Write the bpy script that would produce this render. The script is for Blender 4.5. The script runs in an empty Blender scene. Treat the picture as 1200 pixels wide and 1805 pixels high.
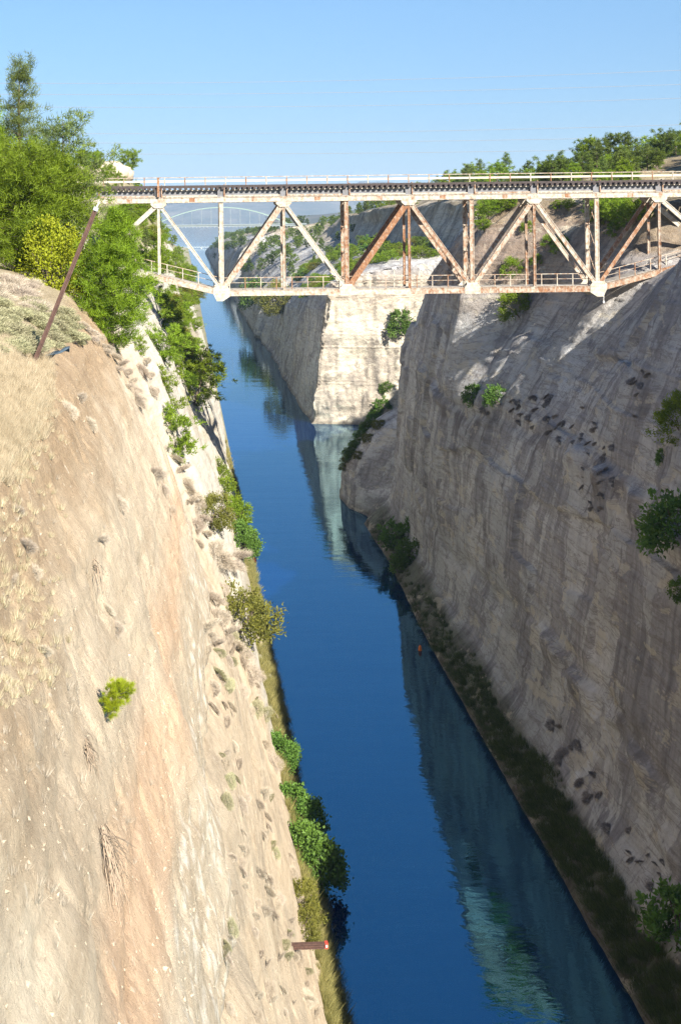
import bpy, math, random
import numpy as np
from mathutils import Vector, Matrix
from mathutils.bvhtree import BVHTree

# ------------------------------------------------------------------ camera, sky, sun, exposure
scene = bpy.context.scene
COL = scene.collection
F_PX, U0, V0, CAM_Z, YDIR = 2700.0, 320.0, 378.0, 62.0, 1.0
ROLL = math.radians(-0.7)
cam_data = bpy.data.cameras.new('camera')
cam_data.sensor_fit = 'VERTICAL'
cam_data.sensor_height = 36.0
cam_data.sensor_width = 36.0
cam_data.lens = F_PX / 1805 * 36.0
# the photograph keeps its verticals upright: a level camera with a shifted lens
dx_c, dy_c = 600 - U0, 902.5 - V0
cam_data.shift_x = dx_c / 1805
cam_data.shift_y = -dy_c / 1805
cam_data.clip_start = 0.5
cam_data.clip_end = 60000
cam = bpy.data.objects.new('camera', cam_data)
cam.location = (0, 0, CAM_Z)
cam.rotation_euler = (Matrix.Rotation(math.radians(90), 3, 'X') @ Matrix.Rotation(ROLL, 3, 'Z')).to_euler()
COL.objects.link(cam)
scene.camera = cam

PHI, ELEV = math.radians(26), math.radians(31.5)
SUN_DIR = Vector((math.sin(PHI) * math.cos(ELEV), -math.cos(PHI) * math.cos(ELEV), math.sin(ELEV)))
SKY0, SKY1 = (0.32, 0.36, 0.48), (0.47, 0.54, 0.60)
world = bpy.data.worlds.new('World')
scene.world = world
world.use_nodes = True
wn = world.node_tree
sky = wn.nodes.new('ShaderNodeTexSky')
sky.sky_type = 'NISHITA'
sky.sun_disc = False
sky.sun_elevation = ELEV
sky.sun_rotation = math.pi - PHI
sky.air_density = 1.0
sky.dust_density = 0.05
sky.altitude = 900
sky.ozone_density = 4.0
# the hazy band of air near the horizon, the same all the way round, is a little deeper blue than the clear-air model
wtc = wn.nodes.new('ShaderNodeTexCoord'); wsep = wn.nodes.new('ShaderNodeSeparateXYZ'); wrm = wn.nodes.new('ShaderNodeValToRGB'); wmx = wn.nodes.new('ShaderNodeMix')
wn.links.new(wtc.outputs['Generated'], wsep.inputs[0]); wn.links.new(wsep.outputs['Z'], wrm.inputs[0])
for el, (p_, c_) in zip([wrm.color_ramp.elements[0], wrm.color_ramp.elements[1], wrm.color_ramp.elements.new(.13)], ((0.0, SKY0), (.36, (1, 1, 1)), (.13, SKY1))):
    el.position = p_; el.color = (*c_, 1)
wmx.data_type = 'RGBA'; wmx.blend_type = 'MULTIPLY'; wmx.inputs[0].default_value = 1.0
wn.links.new(sky.outputs[0], wmx.inputs[6]); wn.links.new(wrm.outputs[0], wmx.inputs[7])
wn.links.new(wmx.outputs[2], wn.nodes['Background'].inputs[0])
wn.nodes['Background'].inputs[1].default_value = 0.075
sun_data = bpy.data.lights.new('sun', 'SUN')
sun_data.energy = 5.0
sun_data.angle = math.radians(0.53)
sun_data.color = (1.0, 0.93, 0.82)
sun = bpy.data.objects.new('sun', sun_data)
sun.rotation_euler = (-SUN_DIR).to_track_quat('-Z', 'Y').to_euler()
sun.location = (60, -120, 160)
COL.objects.link(sun)
scene.view_settings.view_transform = 'Standard'
scene.view_settings.look = 'None'
scene.view_settings.exposure = 1.45
scene.view_settings.gamma = 1.0
scene.cycles.use_denoising = True
scene.cycles.denoising_prefilter = 'NONE'
scene.cycles.max_bounces = 6
scene.cycles.diffuse_bounces = 2
scene.cycles.glossy_bounces = 3
scene.cycles.transmission_bounces = 3
scene.cycles.volume_bounces = 0
scene.cycles.transparent_max_bounces = 8

RNG = np.random.default_rng(11)
random.seed(5)

# ------------------------------------------------------------------ helpers
def ray(u, v):
    """direction through a pixel of the 1200 x 1805 photograph, scaled so that y = 1"""
    a, b = (u - U0) / F_PX, -(v - V0) / F_PX
    ca, sa = math.cos(ROLL), math.sin(ROLL)
    return Vector((a * ca - b * sa, 1.0, a * sa + b * ca))

def at(u, v, y):
    return Vector((0, 0, CAM_Z)) + ray(u, v) * y

def tag(o, label=None, cat=None, group=None, kind=None):
    if label: o['label'] = label
    if cat: o['category'] = cat
    if group: o['group'] = group
    if kind: o['kind'] = kind
    return o

def link(name, data, parent=None, loc=(0, 0, 0), rot=(0, 0, 0), scale=(1, 1, 1)):
    o = bpy.data.objects.new(name, data)
    COL.objects.link(o)
    o.location = loc; o.rotation_euler = rot; o.scale = scale
    if parent: o.parent = parent
    return o

def mesh_np(name, verts, faces, mat=None, smooth=False, point_col=None, face_val=None):
    verts = np.asarray(verts, np.float32).reshape(-1, 3)
    faces = np.asarray(faces, np.int32)
    n, k = faces.shape
    me = bpy.data.meshes.new(name)
    me.vertices.add(len(verts)); me.vertices.foreach_set('co', verts.ravel())
    me.loops.add(n * k); me.loops.foreach_set('vertex_index', faces.ravel())
    me.polygons.add(n)
    me.polygons.foreach_set('loop_start', np.arange(0, n * k, k, dtype=np.int32))
    me.polygons.foreach_set('loop_total', np.full(n, k, np.int32))
    me.polygons.foreach_set('use_smooth', np.full(n, smooth, bool))
    if point_col is not None:
        at_ = me.attributes.new('tint', 'FLOAT_COLOR', 'POINT')
        c = np.ones((len(verts), 4), np.float32); c[:, :3] = point_col
        at_.data.foreach_set('color', c.ravel())
    if face_val is not None:
        at_ = me.attributes.new('tint', 'FLOAT', 'FACE')
        at_.data.foreach_set('value', np.asarray(face_val, np.float32))
    me.update(calc_edges=True)
    if mat: me.materials.append(mat)
    return me

class MB:
    """collects boxes, bars and tubes; build() links them as one mesh"""
    def __init__(s): s.v = []; s.f = []
    def hexa(s, pts):
        b = len(s.v); s.v += [tuple(p) for p in pts]
        s.f += [(b, b+3, b+2, b+1), (b+4, b+5, b+6, b+7), (b, b+1, b+5, b+4), (b+1, b+2, b+6, b+5), (b+2, b+3, b+7, b+6), (b+3, b, b+4, b+7)]
        return s
    def box(s, x0, x1, y0, y1, z0, z1):
        return s.hexa([(x0,y0,z0),(x1,y0,z0),(x1,y1,z0),(x0,y1,z0),(x0,y0,z1),(x1,y0,z1),(x1,y1,z1),(x0,y1,z1)])
    def bar(s, p0, p1, w, d, off=0.0, yoff=0.0, axis=None):
        """bar from p0 to p1: w across in the x-z plane (or across AXIS), d deep"""
        p0, p1 = Vector(p0), Vector(p1); t = (p1 - p0).normalized()
        yv = Vector(axis) if axis else Vector((0, 1, 0))
        if abs(t.dot(yv)) > 0.98: yv = Vector((1, 0, 0))
        a = t.cross(yv).normalized(); yv = a.cross(t).normalized()
        c0, c1 = p0 + a * off + yv * yoff, p1 + a * off + yv * yoff
        r = []
        for c in (c0, c1):
            r += [c - a*w/2 - yv*d/2, c + a*w/2 - yv*d/2, c + a*w/2 + yv*d/2, c - a*w/2 + yv*d/2]
        return s.hexa(r)
    def tube(s, pts, radii, n=6):
        pts = [Vector(p) for p in pts]; b = len(s.v)
        for i, p in enumerate(pts):
            t = (pts[min(i+1, len(pts)-1)] - pts[max(i-1, 0)]).normalized()
            a = t.cross(Vector((0.31, 0.17, 0.93))); a = a.normalized() if a.length > 1e-4 else Vector((1,0,0))
            c = t.cross(a)
            for k in range(n):
                an = 2*math.pi*k/n
                s.v.append(tuple(p + (a*math.cos(an) + c*math.sin(an)) * radii[i]))
        for i in range(len(pts)-1):
            for k in range(n):
                q = b + i*n
                s.f.append((q+k, q+(k+1) % n, q+n+(k+1) % n, q+n+k))
        return s
    def prism(s, poly, y0, y1):
        b = len(s.v); n = len(poly)
        s.v += [(x, y0, z) for x, z in poly] + [(x, y1, z) for x, z in poly]
        s.f.append(tuple(range(b, b+n))); s.f.append(tuple(range(b+2*n-1, b+n-1, -1)))
        for k in range(n): s.f.append((b+k, b+n+k, b+n+(k+1) % n, b+(k+1) % n))
        return s
    def mesh(s, name, mat, origin=(0,0,0)):
        me = bpy.data.meshes.new(name); o = Vector(origin)
        me.from_pydata([tuple(Vector(p) - o) for p in s.v], [], s.f); me.update()
        if mat: me.materials.append(mat)
        return me
    def build(s, name, mat, parent=None, origin=None, loc=(0,0,0)):
        if origin is None: origin = parent['origin'] if parent and 'origin' in parent else (0,0,0)
        o = link(name, s.mesh(name, mat, origin), parent, loc)
        if parent: o['origin'] = list(origin)
        return o

def empty(name, loc):
    o = link(name, None, None, loc); o.empty_display_size = 0.5
    o['origin'] = list(loc)
    return o

# numpy value noise
def _hash(ix, iy, iz, seed):
    h = (ix.astype(np.uint32) * np.uint32(374761393)) ^ (iy.astype(np.uint32) * np.uint32(668265263)) ^ (iz.astype(np.uint32) * np.uint32(2147483647 - 58)) ^ np.uint32(seed * 7919 + 13)
    h = (h ^ (h >> np.uint32(13))) * np.uint32(1274126177)
    h = (h ^ (h >> np.uint32(16))) * np.uint32(2246822519)
    h ^= h >> np.uint32(15)
    return h.astype(np.float64) / 4294967295.0

def vnoise(x, y, z, seed=0):
    fx, fy, fz = np.floor(x), np.floor(y), np.floor(z)
    ix, iy, iz = fx.astype(np.int64), fy.astype(np.int64), fz.astype(np.int64)
    tx, ty, tz = x - fx, y - fy, z - fz
    tx, ty, tz = [t*t*(3 - 2*t) for t in (tx, ty, tz)]
    r = 0
    for a in (0, 1):
        for b in (0, 1):
            for c in (0, 1):
                w = (tx if a else 1-tx) * (ty if b else 1-ty) * (tz if c else 1-tz)
                r = r + w * _hash(ix+a, iy+b, iz+c, seed)
    return r * 2 - 1

def fbm(x, y, z, oct=4, seed=0, ridged=False, gain=0.5):
    r, a, s = 0, 1.0, 0
    for o in range(oct):
        n = vnoise(x * 2**o + o*17.3, y * 2**o - o*9.1, z * 2**o + o*4.7, seed + o)
        if ridged: n = 1 - 2*np.abs(n)
        r = r + a * n; s += a; a *= gain
    return r / s

def sstep(a, b, x):
    t = np.clip((x - a) / (b - a), 0, 1); return t*t*(3 - 2*t)

# ------------------------------------------------------------------ materials
class NT:
    def __init__(s, name):
        s.m = bpy.data.materials.new(name); s.m.use_nodes = True
        s.t = s.m.node_tree; s.t.nodes.clear()
        s.out = s.t.nodes.new('ShaderNodeOutputMaterial')
    def n(s, typ, **kw):
        nd = s.t.nodes.new('ShaderNode' + typ)
        for k, v in kw.items():
            if k in nd.bl_rna.properties and k not in ('inputs',): setattr(nd, k, v)
        return nd
    def l(s, a, b): s.t.links.new(a, b)
    def set(s, sock, val):
        if isinstance(val, (int, float)): sock.default_value = val
        elif isinstance(val, tuple):
            sock.default_value = val if len(val) == len(sock.default_value) else (*val, 1.0)
        else: s.l(val, sock)
    def pos(s): return s.n('NewGeometry').outputs['Position']
    def scale(s, vec, sc):
        m = s.n('VectorMath', operation='MULTIPLY'); s.l(vec, m.inputs[0]); m.inputs[1].default_value = sc; return m.outputs[0]
    def noise(s, vec, scale, detail=6, rough=0.6, dist=0.0):
        n = s.n('TexNoise'); s.l(vec, n.inputs['Vector'])
        n.inputs['Scale'].default_value = scale; n.inputs['Detail'].default_value = detail
        n.inputs['Roughness'].default_value = rough; n.inputs['Distortion'].default_value = dist
        return n.outputs['Fac']
    def ramp(s, fac, stops, interp='LINEAR'):
        r = s.n('ValToRGB'); s.l(fac, r.inputs[0]); r.color_ramp.interpolation = interp
        e = r.color_ramp.elements
        while len(e) < len(stops): e.new(0.5)
        for el, (p, c) in zip(e, stops):
            el.position = p; el.color = (c, c, c, 1) if isinstance(c, (int, float)) else (*c, 1)
        return r.outputs[0]
    def mix(s, fac, a, b, mode='MIX'):
        m = s.n('Mix', data_type='RGBA', blend_type=mode)
        s.set(m.inputs[0], fac); s.set(m.inputs[6], a); s.set(m.inputs[7], b); return m.outputs[2]
    def math(s, op, a, b=0.0):
        m = s.n('Math', operation=op); s.set(m.inputs[0], a); s.set(m.inputs[1], b); return m.outputs[0]
    def bump(s, h, strength, dist, normal=None):
        b = s.n('Bump'); s.l(h, b.inputs['Height']); b.inputs['Strength'].default_value = strength; b.inputs['Distance'].default_value = dist
        if normal: s.l(normal, b.inputs['Normal'])
        return b.outputs[0]
    def bsdf(s, col, rough=0.9, spec=0.2, normal=None, metallic=0.0):
        p = s.n('BsdfPrincipled'); s.set(p.inputs['Base Color'], col); s.set(p.inputs['Roughness'], rough)
        p.inputs['Specular IOR Level'].default_value = spec; s.set(p.inputs['Metallic'], metallic)
        if normal: s.l(normal, p.inputs['Normal'])
        return p
    def done(s, shader): s.l(shader, s.out.inputs['Surface']); return s.m

def rock_material(name, left):
    t = NT(name); P = t.pos()
    at_ = t.n('Attribute', attribute_name='tint'); base = at_.outputs['Color']
    # broad mottling, bedding along the canal, run-off streaks down the face, fine grain
    mott = t.noise(P, 0.35 if left else 0.22, 8, 0.65)
    bed = t.noise(t.scale(P, (0.5, 0.06, 1.0)), 1.7 if left else 1.6, 9, 0.66, 0.3)
    streak = t.noise(t.scale(P, (0.6, 1.0, 0.10)), 0.9, 6, 0.6, 0.2)
    grain = t.noise(P, 5.0 if left else 2.2, 9, 0.72)
    c = t.mix(1.0, base, t.ramp(mott, [(0.3, (0.88, 0.86, 0.83) if left else (0.78, 0.77, 0.76)), (0.5, (1, 1, 1)), (0.72, (1.08, 1.08, 1.06))]), 'MULTIPLY')
    c = t.mix(0.5 if left else 0.75, c, t.mix(1.0, c, t.ramp(bed, [(0.33, (0.72, 0.68, 0.64)), (0.5, (1, 1, 1)), (0.7, (1.12, 1.12, 1.12))]), 'MULTIPLY'))
    c = t.mix(0.3 if left else 0.35, c, t.mix(1.0, c, t.ramp(streak, [(0.34, (0.66, 0.65, 0.66)), (0.5, (1, 1, 1)), (0.68, (1.15, 1.14, 1.1))]), 'MULTIPLY'))
    c = t.mix(1.0, c, t.ramp(grain, [(0.30, 0.72 if left else 0.66), (0.42, 0.97), (0.7, 1.10)]), 'MULTIPLY')
    if left:
        v = t.n('TexVoronoi', feature='F1'); t.l(P, v.inputs['Vector']); v.inputs['Scale'].default_value = 2.6
        spots = t.ramp(t.noise(P, 3.3, 3, 0.5), [(0.66, 0.0), (0.72, 1.0)])
        c = t.mix(t.math('MULTIPLY', spots, 0.35), c, (0.72, 0.66, 0.54))
        pit = t.ramp(t.noise(P, 2.1, 6, 0.7), [(0.24, 1.0), (0.31, 0.0)])
        c = t.mix(t.math('MULTIPLY', pit, 0.55), c, (0.22, 0.15, 0.09))
    else:
        # weathered crust left standing in patches with sharp ragged edges
        pat = t.noise(t.scale(P, (0.5, 1.0, 0.55)), 0.13, 10, 0.66, 0.6)
        m = t.ramp(pat, [(0.495, 0.0), (0.515, 1.0)])
        c = t.mix(t.math('MULTIPLY', m, 0.9), c, t.mix(1.0, c, t.ramp(streak, [(0.3, (0.48, 0.47, 0.50)), (0.6, (0.74, 0.72, 0.73))]), 'MULTIPLY'))
        pat2 = t.noise(t.scale(P, (0.5, 0.5, 1.3)), 0.33, 8, 0.66, 0.2)
        m2 = t.ramp(pat2, [(0.57, 0.0), (0.60, 1.0)])
        c = t.mix(t.math('MULTIPLY', m2, 0.55), c, (0.56, 0.51, 0.40))
        pit = t.ramp(t.noise(P, 0.9, 7, 0.75), [(0.27, 1.0), (0.33, 0.0)])
        c = t.mix(t.math('MULTIPLY', pit, 0.6), c, (0.16, 0.14, 0.13))
        crack = t.ramp(t.noise(t.scale(P, (0.3, 0.10, 1.0)), 0.8, 9, 0.62, 0.5), [(0.478, 0.0), (0.497, 1.0), (0.503, 1.0), (0.522, 0.0)])
        c = t.mix(t.math('MULTIPLY', crack, 0.6), c, (0.20, 0.18, 0.165))
    h = t.math('ADD', t.math('MULTIPLY', grain, 1.0), t.math('ADD', t.math('MULTIPLY', bed, 0.25 if left else 0.8), t.math('MULTIPLY', streak, 0.1 if left else 0.08)))
    nrm = t.bump(h, 1.0, 0.13 if left else 0.28)
    fine = t.noise(P, 14.0 if left else 7.0, 6, 0.7)
    nrm = t.bump(fine, 0.9, 0.045 if left else 0.13, nrm)
    return t.done(t.bsdf(c, 0.95, 0.1, nrm).outputs[0])

def leaf_material(name, dark, light, transl=0.35, var=0.15):
    t = NT(name)
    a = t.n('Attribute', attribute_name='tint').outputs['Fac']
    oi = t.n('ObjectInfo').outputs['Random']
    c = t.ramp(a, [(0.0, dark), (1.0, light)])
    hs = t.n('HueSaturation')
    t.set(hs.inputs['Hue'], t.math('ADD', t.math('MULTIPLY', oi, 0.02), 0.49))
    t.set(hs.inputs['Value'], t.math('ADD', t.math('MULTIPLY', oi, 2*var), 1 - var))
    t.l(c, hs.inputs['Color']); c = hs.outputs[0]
    p = t.bsdf(c, 0.55, 0.25)
    tr = t.n('BsdfTranslucent'); t.l(c, tr.inputs['Color'])
    ms = t.n('MixShader'); ms.inputs[0].default_value = transl
    t.l(p.outputs[0], ms.inputs[1]); t.l(tr.outputs[0], ms.inputs[2])
    return t.done(ms.outputs[0])

def steel_material(name, paint, rust_bias=0.0):
    t = NT(name); P = t.pos()
    rb = t.n('Attribute', attribute_type='OBJECT', attribute_name='rust').outputs['Fac']
    n1 = t.noise(P, 1.9, 10, 0.78, 0.4)
    n2 = t.noise(t.scale(P, (3.0, 3.0, 0.8)), 1.3, 8, 0.7)
    s = t.math('ADD', t.math('MULTIPLY', n1, 0.65), t.math('MULTIPLY', n2, 0.35))
    s = t.math('ADD', s, t.math('MULTIPLY', t.math('ADD', rb, rust_bias + 0.06), 0.22))
    m = t.ramp(s, [(0.525, 0.0), (0.68, 1.0)])
    dirt = t.ramp(t.noise(P, 2.5, 6, 0.6), [(0.3, (0.70, 0.66, 0.58)), (0.6, (1, 1, 1))])
    pc = t.mix(1.0, paint, dirt, 'MULTIPLY')
    rc = t.ramp(t.noise(P, 3.5, 8, 0.7), [(0.3, (0.11, 0.055, 0.035)), (0.5, (0.21, 0.10, 0.05)), (0.7, (0.33, 0.19, 0.10))])
    c = t.mix(m, pc, rc)
    nrm = t.bump(t.math('ADD', t.noise(P, 9, 5, 0.6), t.math('MULTIPLY', m, 0.4)), 0.35, 0.03)
    return t.done(t.bsdf(c, t.math('ADD', t.math('MULTIPLY', m, 0.35), 0.5), 0.3, nrm).outputs[0])

def plain(name, col, rough=0.8, nsc=3.0, var=0.3, spec=0.2, metallic=0.0):
    t = NT(name); P = t.pos()
    k = t.ramp(t.noise(P, nsc, 7, 0.65), [(0.25, 1 - var), (0.5, 1.0), (0.75, 1 + var)])
    c = t.mix(1.0, col, k, 'MULTIPLY')
    return t.done(t.bsdf(c, rough, spec, t.bump(t.noise(P, nsc*3, 5, 0.6), 0.3, 0.03), metallic).outputs[0])

M = {}
M['rock_l'] = rock_material('canal_rock_sunny', True)
M['rock_r'] = rock_material('canal_rock_shady', False)
M['pine'] = leaf_material('pine_needles', (0.065, 0.11, 0.009), (0.235, 0.335, 0.020), 0.42)
M['pine_dark'] = leaf_material('old_pine_needles', (0.032, 0.055, 0.010), (0.135, 0.19, 0.025), 0.35)
M['pine_pale'] = leaf_material('pine_needles_bluish', (0.05, 0.085, 0.022), (0.20, 0.26, 0.06), 0.4)
M['yellow'] = leaf_material('yellow_green_leaves', (0.17, 0.20, 0.010), (0.40, 0.46, 0.025), 0.4)
M['fig'] = leaf_material('broad_green_leaves', (0.030, 0.065, 0.012), (0.13, 0.23, 0.035), 0.3)
M['olive'] = leaf_material('olive_leaves', (0.06, 0.075, 0.012), (0.21, 0.21, 0.035), 0.3)
M['dry'] = leaf_material('dry_twigs', (0.28, 0.235, 0.185), (0.57, 0.49, 0.385), 0.15, 0.12)
M['sage'] = leaf_material('sage_scrub', (0.17, 0.165, 0.09), (0.42, 0.40, 0.24), 0.2, 0.15)
M['straw'] = leaf_material('straw_grass', (0.32, 0.26, 0.165), (0.68, 0.58, 0.40), 0.3, 0.05)
M['reed'] = leaf_material('shore_grass', (0.12, 0.12, 0.035), (0.36, 0.31, 0.12), 0.3, 0.05)
M['weed'] = leaf_material('shade_grass', (0.03, 0.05, 0.014), (0.11, 0.14, 0.045), 0.25, 0.05)
M['dead'] = leaf_material('shade_darkened_twigs', (0.10, 0.088, 0.08), (0.30, 0.265, 0.24), 0.1, 0.12)  # darker copy of the dry twigs, shade of the right wall put into the colour
M['dead_twig'] = plain('dead_twigs', (0.30, 0.23, 0.165), 0.95, 6.0, 0.3)
M['bark'] = plain('bark', (0.13, 0.10, 0.075), 0.95, 6.0, 0.4)
M['white_steel'] = steel_material('flaking_white_paint', (0.43, 0.405, 0.345))
M['shade_steel'] = steel_material('shade_darkened_girder', (0.16, 0.165, 0.18), -0.2)  # shade under the deck overhang is put into this girder colour
M['rust'] = plain('bare_rusty_steel', (0.085, 0.048, 0.038), 0.75, 5.0, 0.45)
M['old_board'] = plain('old_railing_board', (0.50, 0.45, 0.36), 0.9, 1.5, 0.25)
M['timber'] = plain('weathered_timber', (0.060, 0.050, 0.048), 0.9, 4.0, 0.4)
M['plank'] = plain('grey_planks', (0.34, 0.31, 0.27), 0.9, 4.0, 0.3)
M['concrete'] = plain('concrete', (0.46, 0.42, 0.35), 0.9, 1.2, 0.25)
M['green_paint'] = plain('pale_green_paint', (0.21, 0.29, 0.25), 0.6, 0.2, 0.1)
M['white_paint'] = plain('white_paint', (0.72, 0.72, 0.70), 0.6, 0.3, 0.1)
M['grey_paint'] = plain('grey_paint', (0.32, 0.34, 0.36), 0.7, 0.3, 0.1)
M['cable'] = plain('cable_steel', (0.25, 0.26, 0.28), 0.6, 1.0, 0.1)
M['blue_cloth'] = plain('faded_blue_sheet', (0.05, 0.075, 0.10), 0.8, 8.0, 0.4)
M['orange'] = plain('orange_plastic', (0.75, 0.18, 0.03), 0.5, 3.0, 0.1)
M['red'] = plain('red_plastic', (0.55, 0.06, 0.04), 0.5, 3.0, 0.1)
M['stone'] = plain('pale_stones', (0.36, 0.30, 0.22), 0.95, 4.0, 0.3)
M['far_paint'] = plain('blue_grey_paint', (0.19, 0.225, 0.235), 0.7, 0.3, 0.1)
M['pale_rock'] = plain('pale_boulder', (0.42, 0.36, 0.28), 0.95, 2.0, 0.3)

def hill_material():
    t = NT('far_hills'); P = t.pos()
    c = t.ramp(t.noise(P, 0.004, 10, 0.65), [(0.3, (0.05, 0.06, 0.045)), (0.5, (0.10, 0.095, 0.075)), (0.7, (0.19, 0.165, 0.135))])
    return t.done(t.bsdf(c, 1.0, 0.0).outputs[0])
M['hills'] = hill_material()

def water_material():
    t = NT('canal_water'); P = t.pos()
    w1 = t.noise(t.scale(P, (0.55, 1.0, 1.0)), 0.55, 4, 0.55, 0.5)
    w2 = t.noise(t.scale(P, (0.35, 1.0, 1.0)), 0.12, 3, 0.5, 0.2)
    w3 = t.noise(t.scale(P, (0.6, 1.0, 1.0)), 2.2, 2, 0.5)
    h = t.math('ADD', t.math('ADD', t.math('MULTIPLY', w1, 0.11), t.math('MULTIPLY', w2, 0.30)), t.math('MULTIPLY', w3, 0.012))
    nrm = t.bump(h, 1.0, 0.17)
    p = t.bsdf((0.0, 0.009, 0.062), 0.02, 0.5, nrm)
    p.inputs['IOR'].default_value = 3.6
    p.inputs['Specular Tint'].default_value = (0.20, 0.72, 1.0, 1)
    return t.done(p.outputs[0])
M['water'] = water_material()

# ------------------------------------------------------------------ canal walls: keyed cross sections, swept along the canal
def sweep(keys, ys, subdiv):
    """keys: list of (y, [(x,z)...]); returns grids X,Y,Z"""
    ky = np.array([k[0] for k in keys]); kp = np.array([k[1] for k in keys], float)
    prof = np.empty((len(ys), kp.shape[1], 2))
    for j in range(kp.shape[1]):
        for c in (0, 1): prof[:, j, c] = np.interp(ys, ky, kp[:, j, c])
    cols = []
    for j, n in enumerate(subdiv):
        tt = np.arange(n) / n
        cols.append(prof[:, j:j+1, :] * (1 - tt)[None, :, None] + prof[:, j+1:j+2, :] * tt[None, :, None])
    cols.append(prof[:, -1:, :])
    g = np.concatenate(cols, 1)
    # round the profile corners a little
    for _ in range(3):
        g[:, 1:-1] = 0.25*g[:, :-2] + 0.5*g[:, 1:-1] + 0.25*g[:, 2:]
    return g[:, :, 0], np.repeat(ys[:, None], g.shape[1], 1), g[:, :, 1]

def normals(X, Y, Z, flip):
    P = np.stack([X, Y, Z], -1)
    a = np.gradient(P, axis=0); b = np.gradient(P, axis=1)
    n = np.cross(a, b); n /= np.linalg.norm(n, axis=-1, keepdims=True) + 1e-9
    return -n if flip else n

def stations(segs):
    out = []
    for y0, y1, st in segs:
        n = max(2, int((y1 - y0) / st)); out.append(np.linspace(y0, y1, n, endpoint=False))
    out.append([segs[-1][1]])
    return np.concatenate(out)

def grid_obj(name, X, Y, Z, mat, col, flip):
    ny, nt = X.shape
    V = np.stack([X, Y, Z], -1).reshape(-1, 3)
    i = np.arange(ny-1)[:, None] * nt + np.arange(nt-1)[None, :]
    q = np.stack([i, i+1, i+1+nt, i+nt], -1).reshape(-1, 4)
    if flip: q = q[:, ::-1]
    o = link(name, mesh_np(name, V, q, mat, True, col.reshape(-1, 3)))
    tag(o, kind='structure')
    return o

def lerp3(c, m, col):
    return c * (1 - m[..., None]) + np.array(col) * m[..., None]

# ---- left wall (sunlit)
LK = [
 (6,   [(-900,66),(-160,66),(-60,62),(-22,59.6),(-10,58.2),(-6.2,57.3),(-4.2,55.6),(-2.9,52.5),(-1.6,48),(0.5,40),(3,30),(7,14),(9.6,4.5),(11.0,1.3),(12,0),(14,-5)]),
 (98,  [(-900,66),(-160,66),(-60,62),(-22,59.8),(-11,58.6),(-7.2,57.0),(-5.2,54.8),(-3.4,51.5),(-1.6,47),(0.5,40),(3,30),(7,14),(9.6,4.5),(11.0,1.3),(12,0),(14,-5)]),
 (118, [(-900,66),(-160,66),(-66,63),(-26,60.6),(-15,58.6),(-11,56),(-8.6,52.5),(-6.0,48),(-2.6,44.5),(0.2,38),(3,30),(7,14),(9.6,4.5),(11.0,1.3),(12,0),(14,-5)]),
 (138, [(-900,66),(-160,66),(-70,63),(-34,60.6),(-21,58),(-15,55),(-11,51.5),(-8.4,47),(-5,41),(-1.6,34),(2.6,27),(7,14),(9.6,4.5),(11.0,1.3),(12,0),(14,-5)]),
 (152, [(-900,67),(-160,66),(-70,63),(-34,60.6),(-22,58),(-15,55),(-11,51.5),(-8.6,47),(-5.6,40),(-2.2,32),(1.0,24),(5.6,13),(9.4,4.4),(11.0,1.3),(12,0),(14,-5)]),
 (172, [(-900,70),(-160,67),(-70,64),(-32,61),(-18,60),(-13,58),(-8.5,55),(-5.2,50.5),(-2.4,45),(0.8,36),(4.0,27.4),(7.8,14),(9.8,4.2),(11.0,1.3),(12,0),(14,-5)]),
 (199, [(-900,70),(-160,68),(-70,65),(-32,62),(-16,60.0),(-11.5,56.5),(-8.0,54.5),(-5.0,50),(-2.4,45),(0.8,36),(4.2,27),(8,14),(9.8,4.2),(11.0,1.3),(12,0),(14,-5)]),
 (240, [(-900,76),(-160,74),(-60,72),(-30,70),(-17,67),(-11,63.5),(-7.5,60),(-4.6,54),(-2,47),(1,38),(4,29),(8,14),(9.8,4.2),(11.0,1.3),(12,0),(14,-5)]),
 (285, [(-900,78),(-160,76),(-60,74),(-24,72),(-11,70.3),(-7.5,66.5),(-5,62),(-3,56),(-1,50),(1.5,42),(4,32),(8,14),(9.8,4.2),(11.0,1.3),(12,0),(14,-5)]),
 (330, [(-900,76),(-160,74),(-60,70),(-30,67),(-14,65.5),(-9,63.5),(-6,60),(-3,54),(-1,48),(1.5,40),(4,30),(8,13),(9.8,4.2),(11.0,1.3),(12,0),(14,-5)]),
 (500, [(-900,72),(-160,68),(-60,64),(-30,61),(-17,59),(-11,56),(-7,52),(-3.4,46),(-.6,40),(2,33),(5,24),(8.4,11),(9.8,4.2),(11.0,1.3),(12,0),(14,-5)]),
 (900, [(-900,64),(-160,60),(-60,57),(-30,55),(-17,52),(-11,49),(-7,45),(-3.4,40),(-.6,34),(2,28),(5,20),(8.4,10),(9.8,4.2),(11.0,1.3),(12,0),(14,-5)]),
 (1500,[(-900,50),(-160,46),(-60,43),(-30,40),(-17,38),(-11,35),(-7,32),(-3.4,28),(-.6,23),(2,19),(5,14),(8.4,8),(9.8,4.2),(11.0,1.3),(12,0),(14,-5)]),
 (2600,[(-900,14),(-160,12),(-60,10),(-30,9),(-17,8.5),(-11,8),(-7,7.4),(-3.4,6.8),(-.6,6.2),(2,5.6),(5,5),(8.4,4),(9.8,2.8),(11.0,1.3),(12,0),(14,-5)]),
 (2760,[(-900,-2),(-160,-2),(-60,-2),(-30,-2),(-17,-2),(-11,-2),(-7,-2),(-3.4,-2),(-.6,-2),(2,-2),(5,-2),(8.4,-2),(9.8,-2.5),(11.0,-3),(12,-3.5),(14,-5)]),
]
yl = stations([(6, 18, .25), (18, 60, .16), (60, 110, .24), (110, 160, .36), (160, 340, .8), (340, 900, 4), (900, 2760, 20)])
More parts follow.
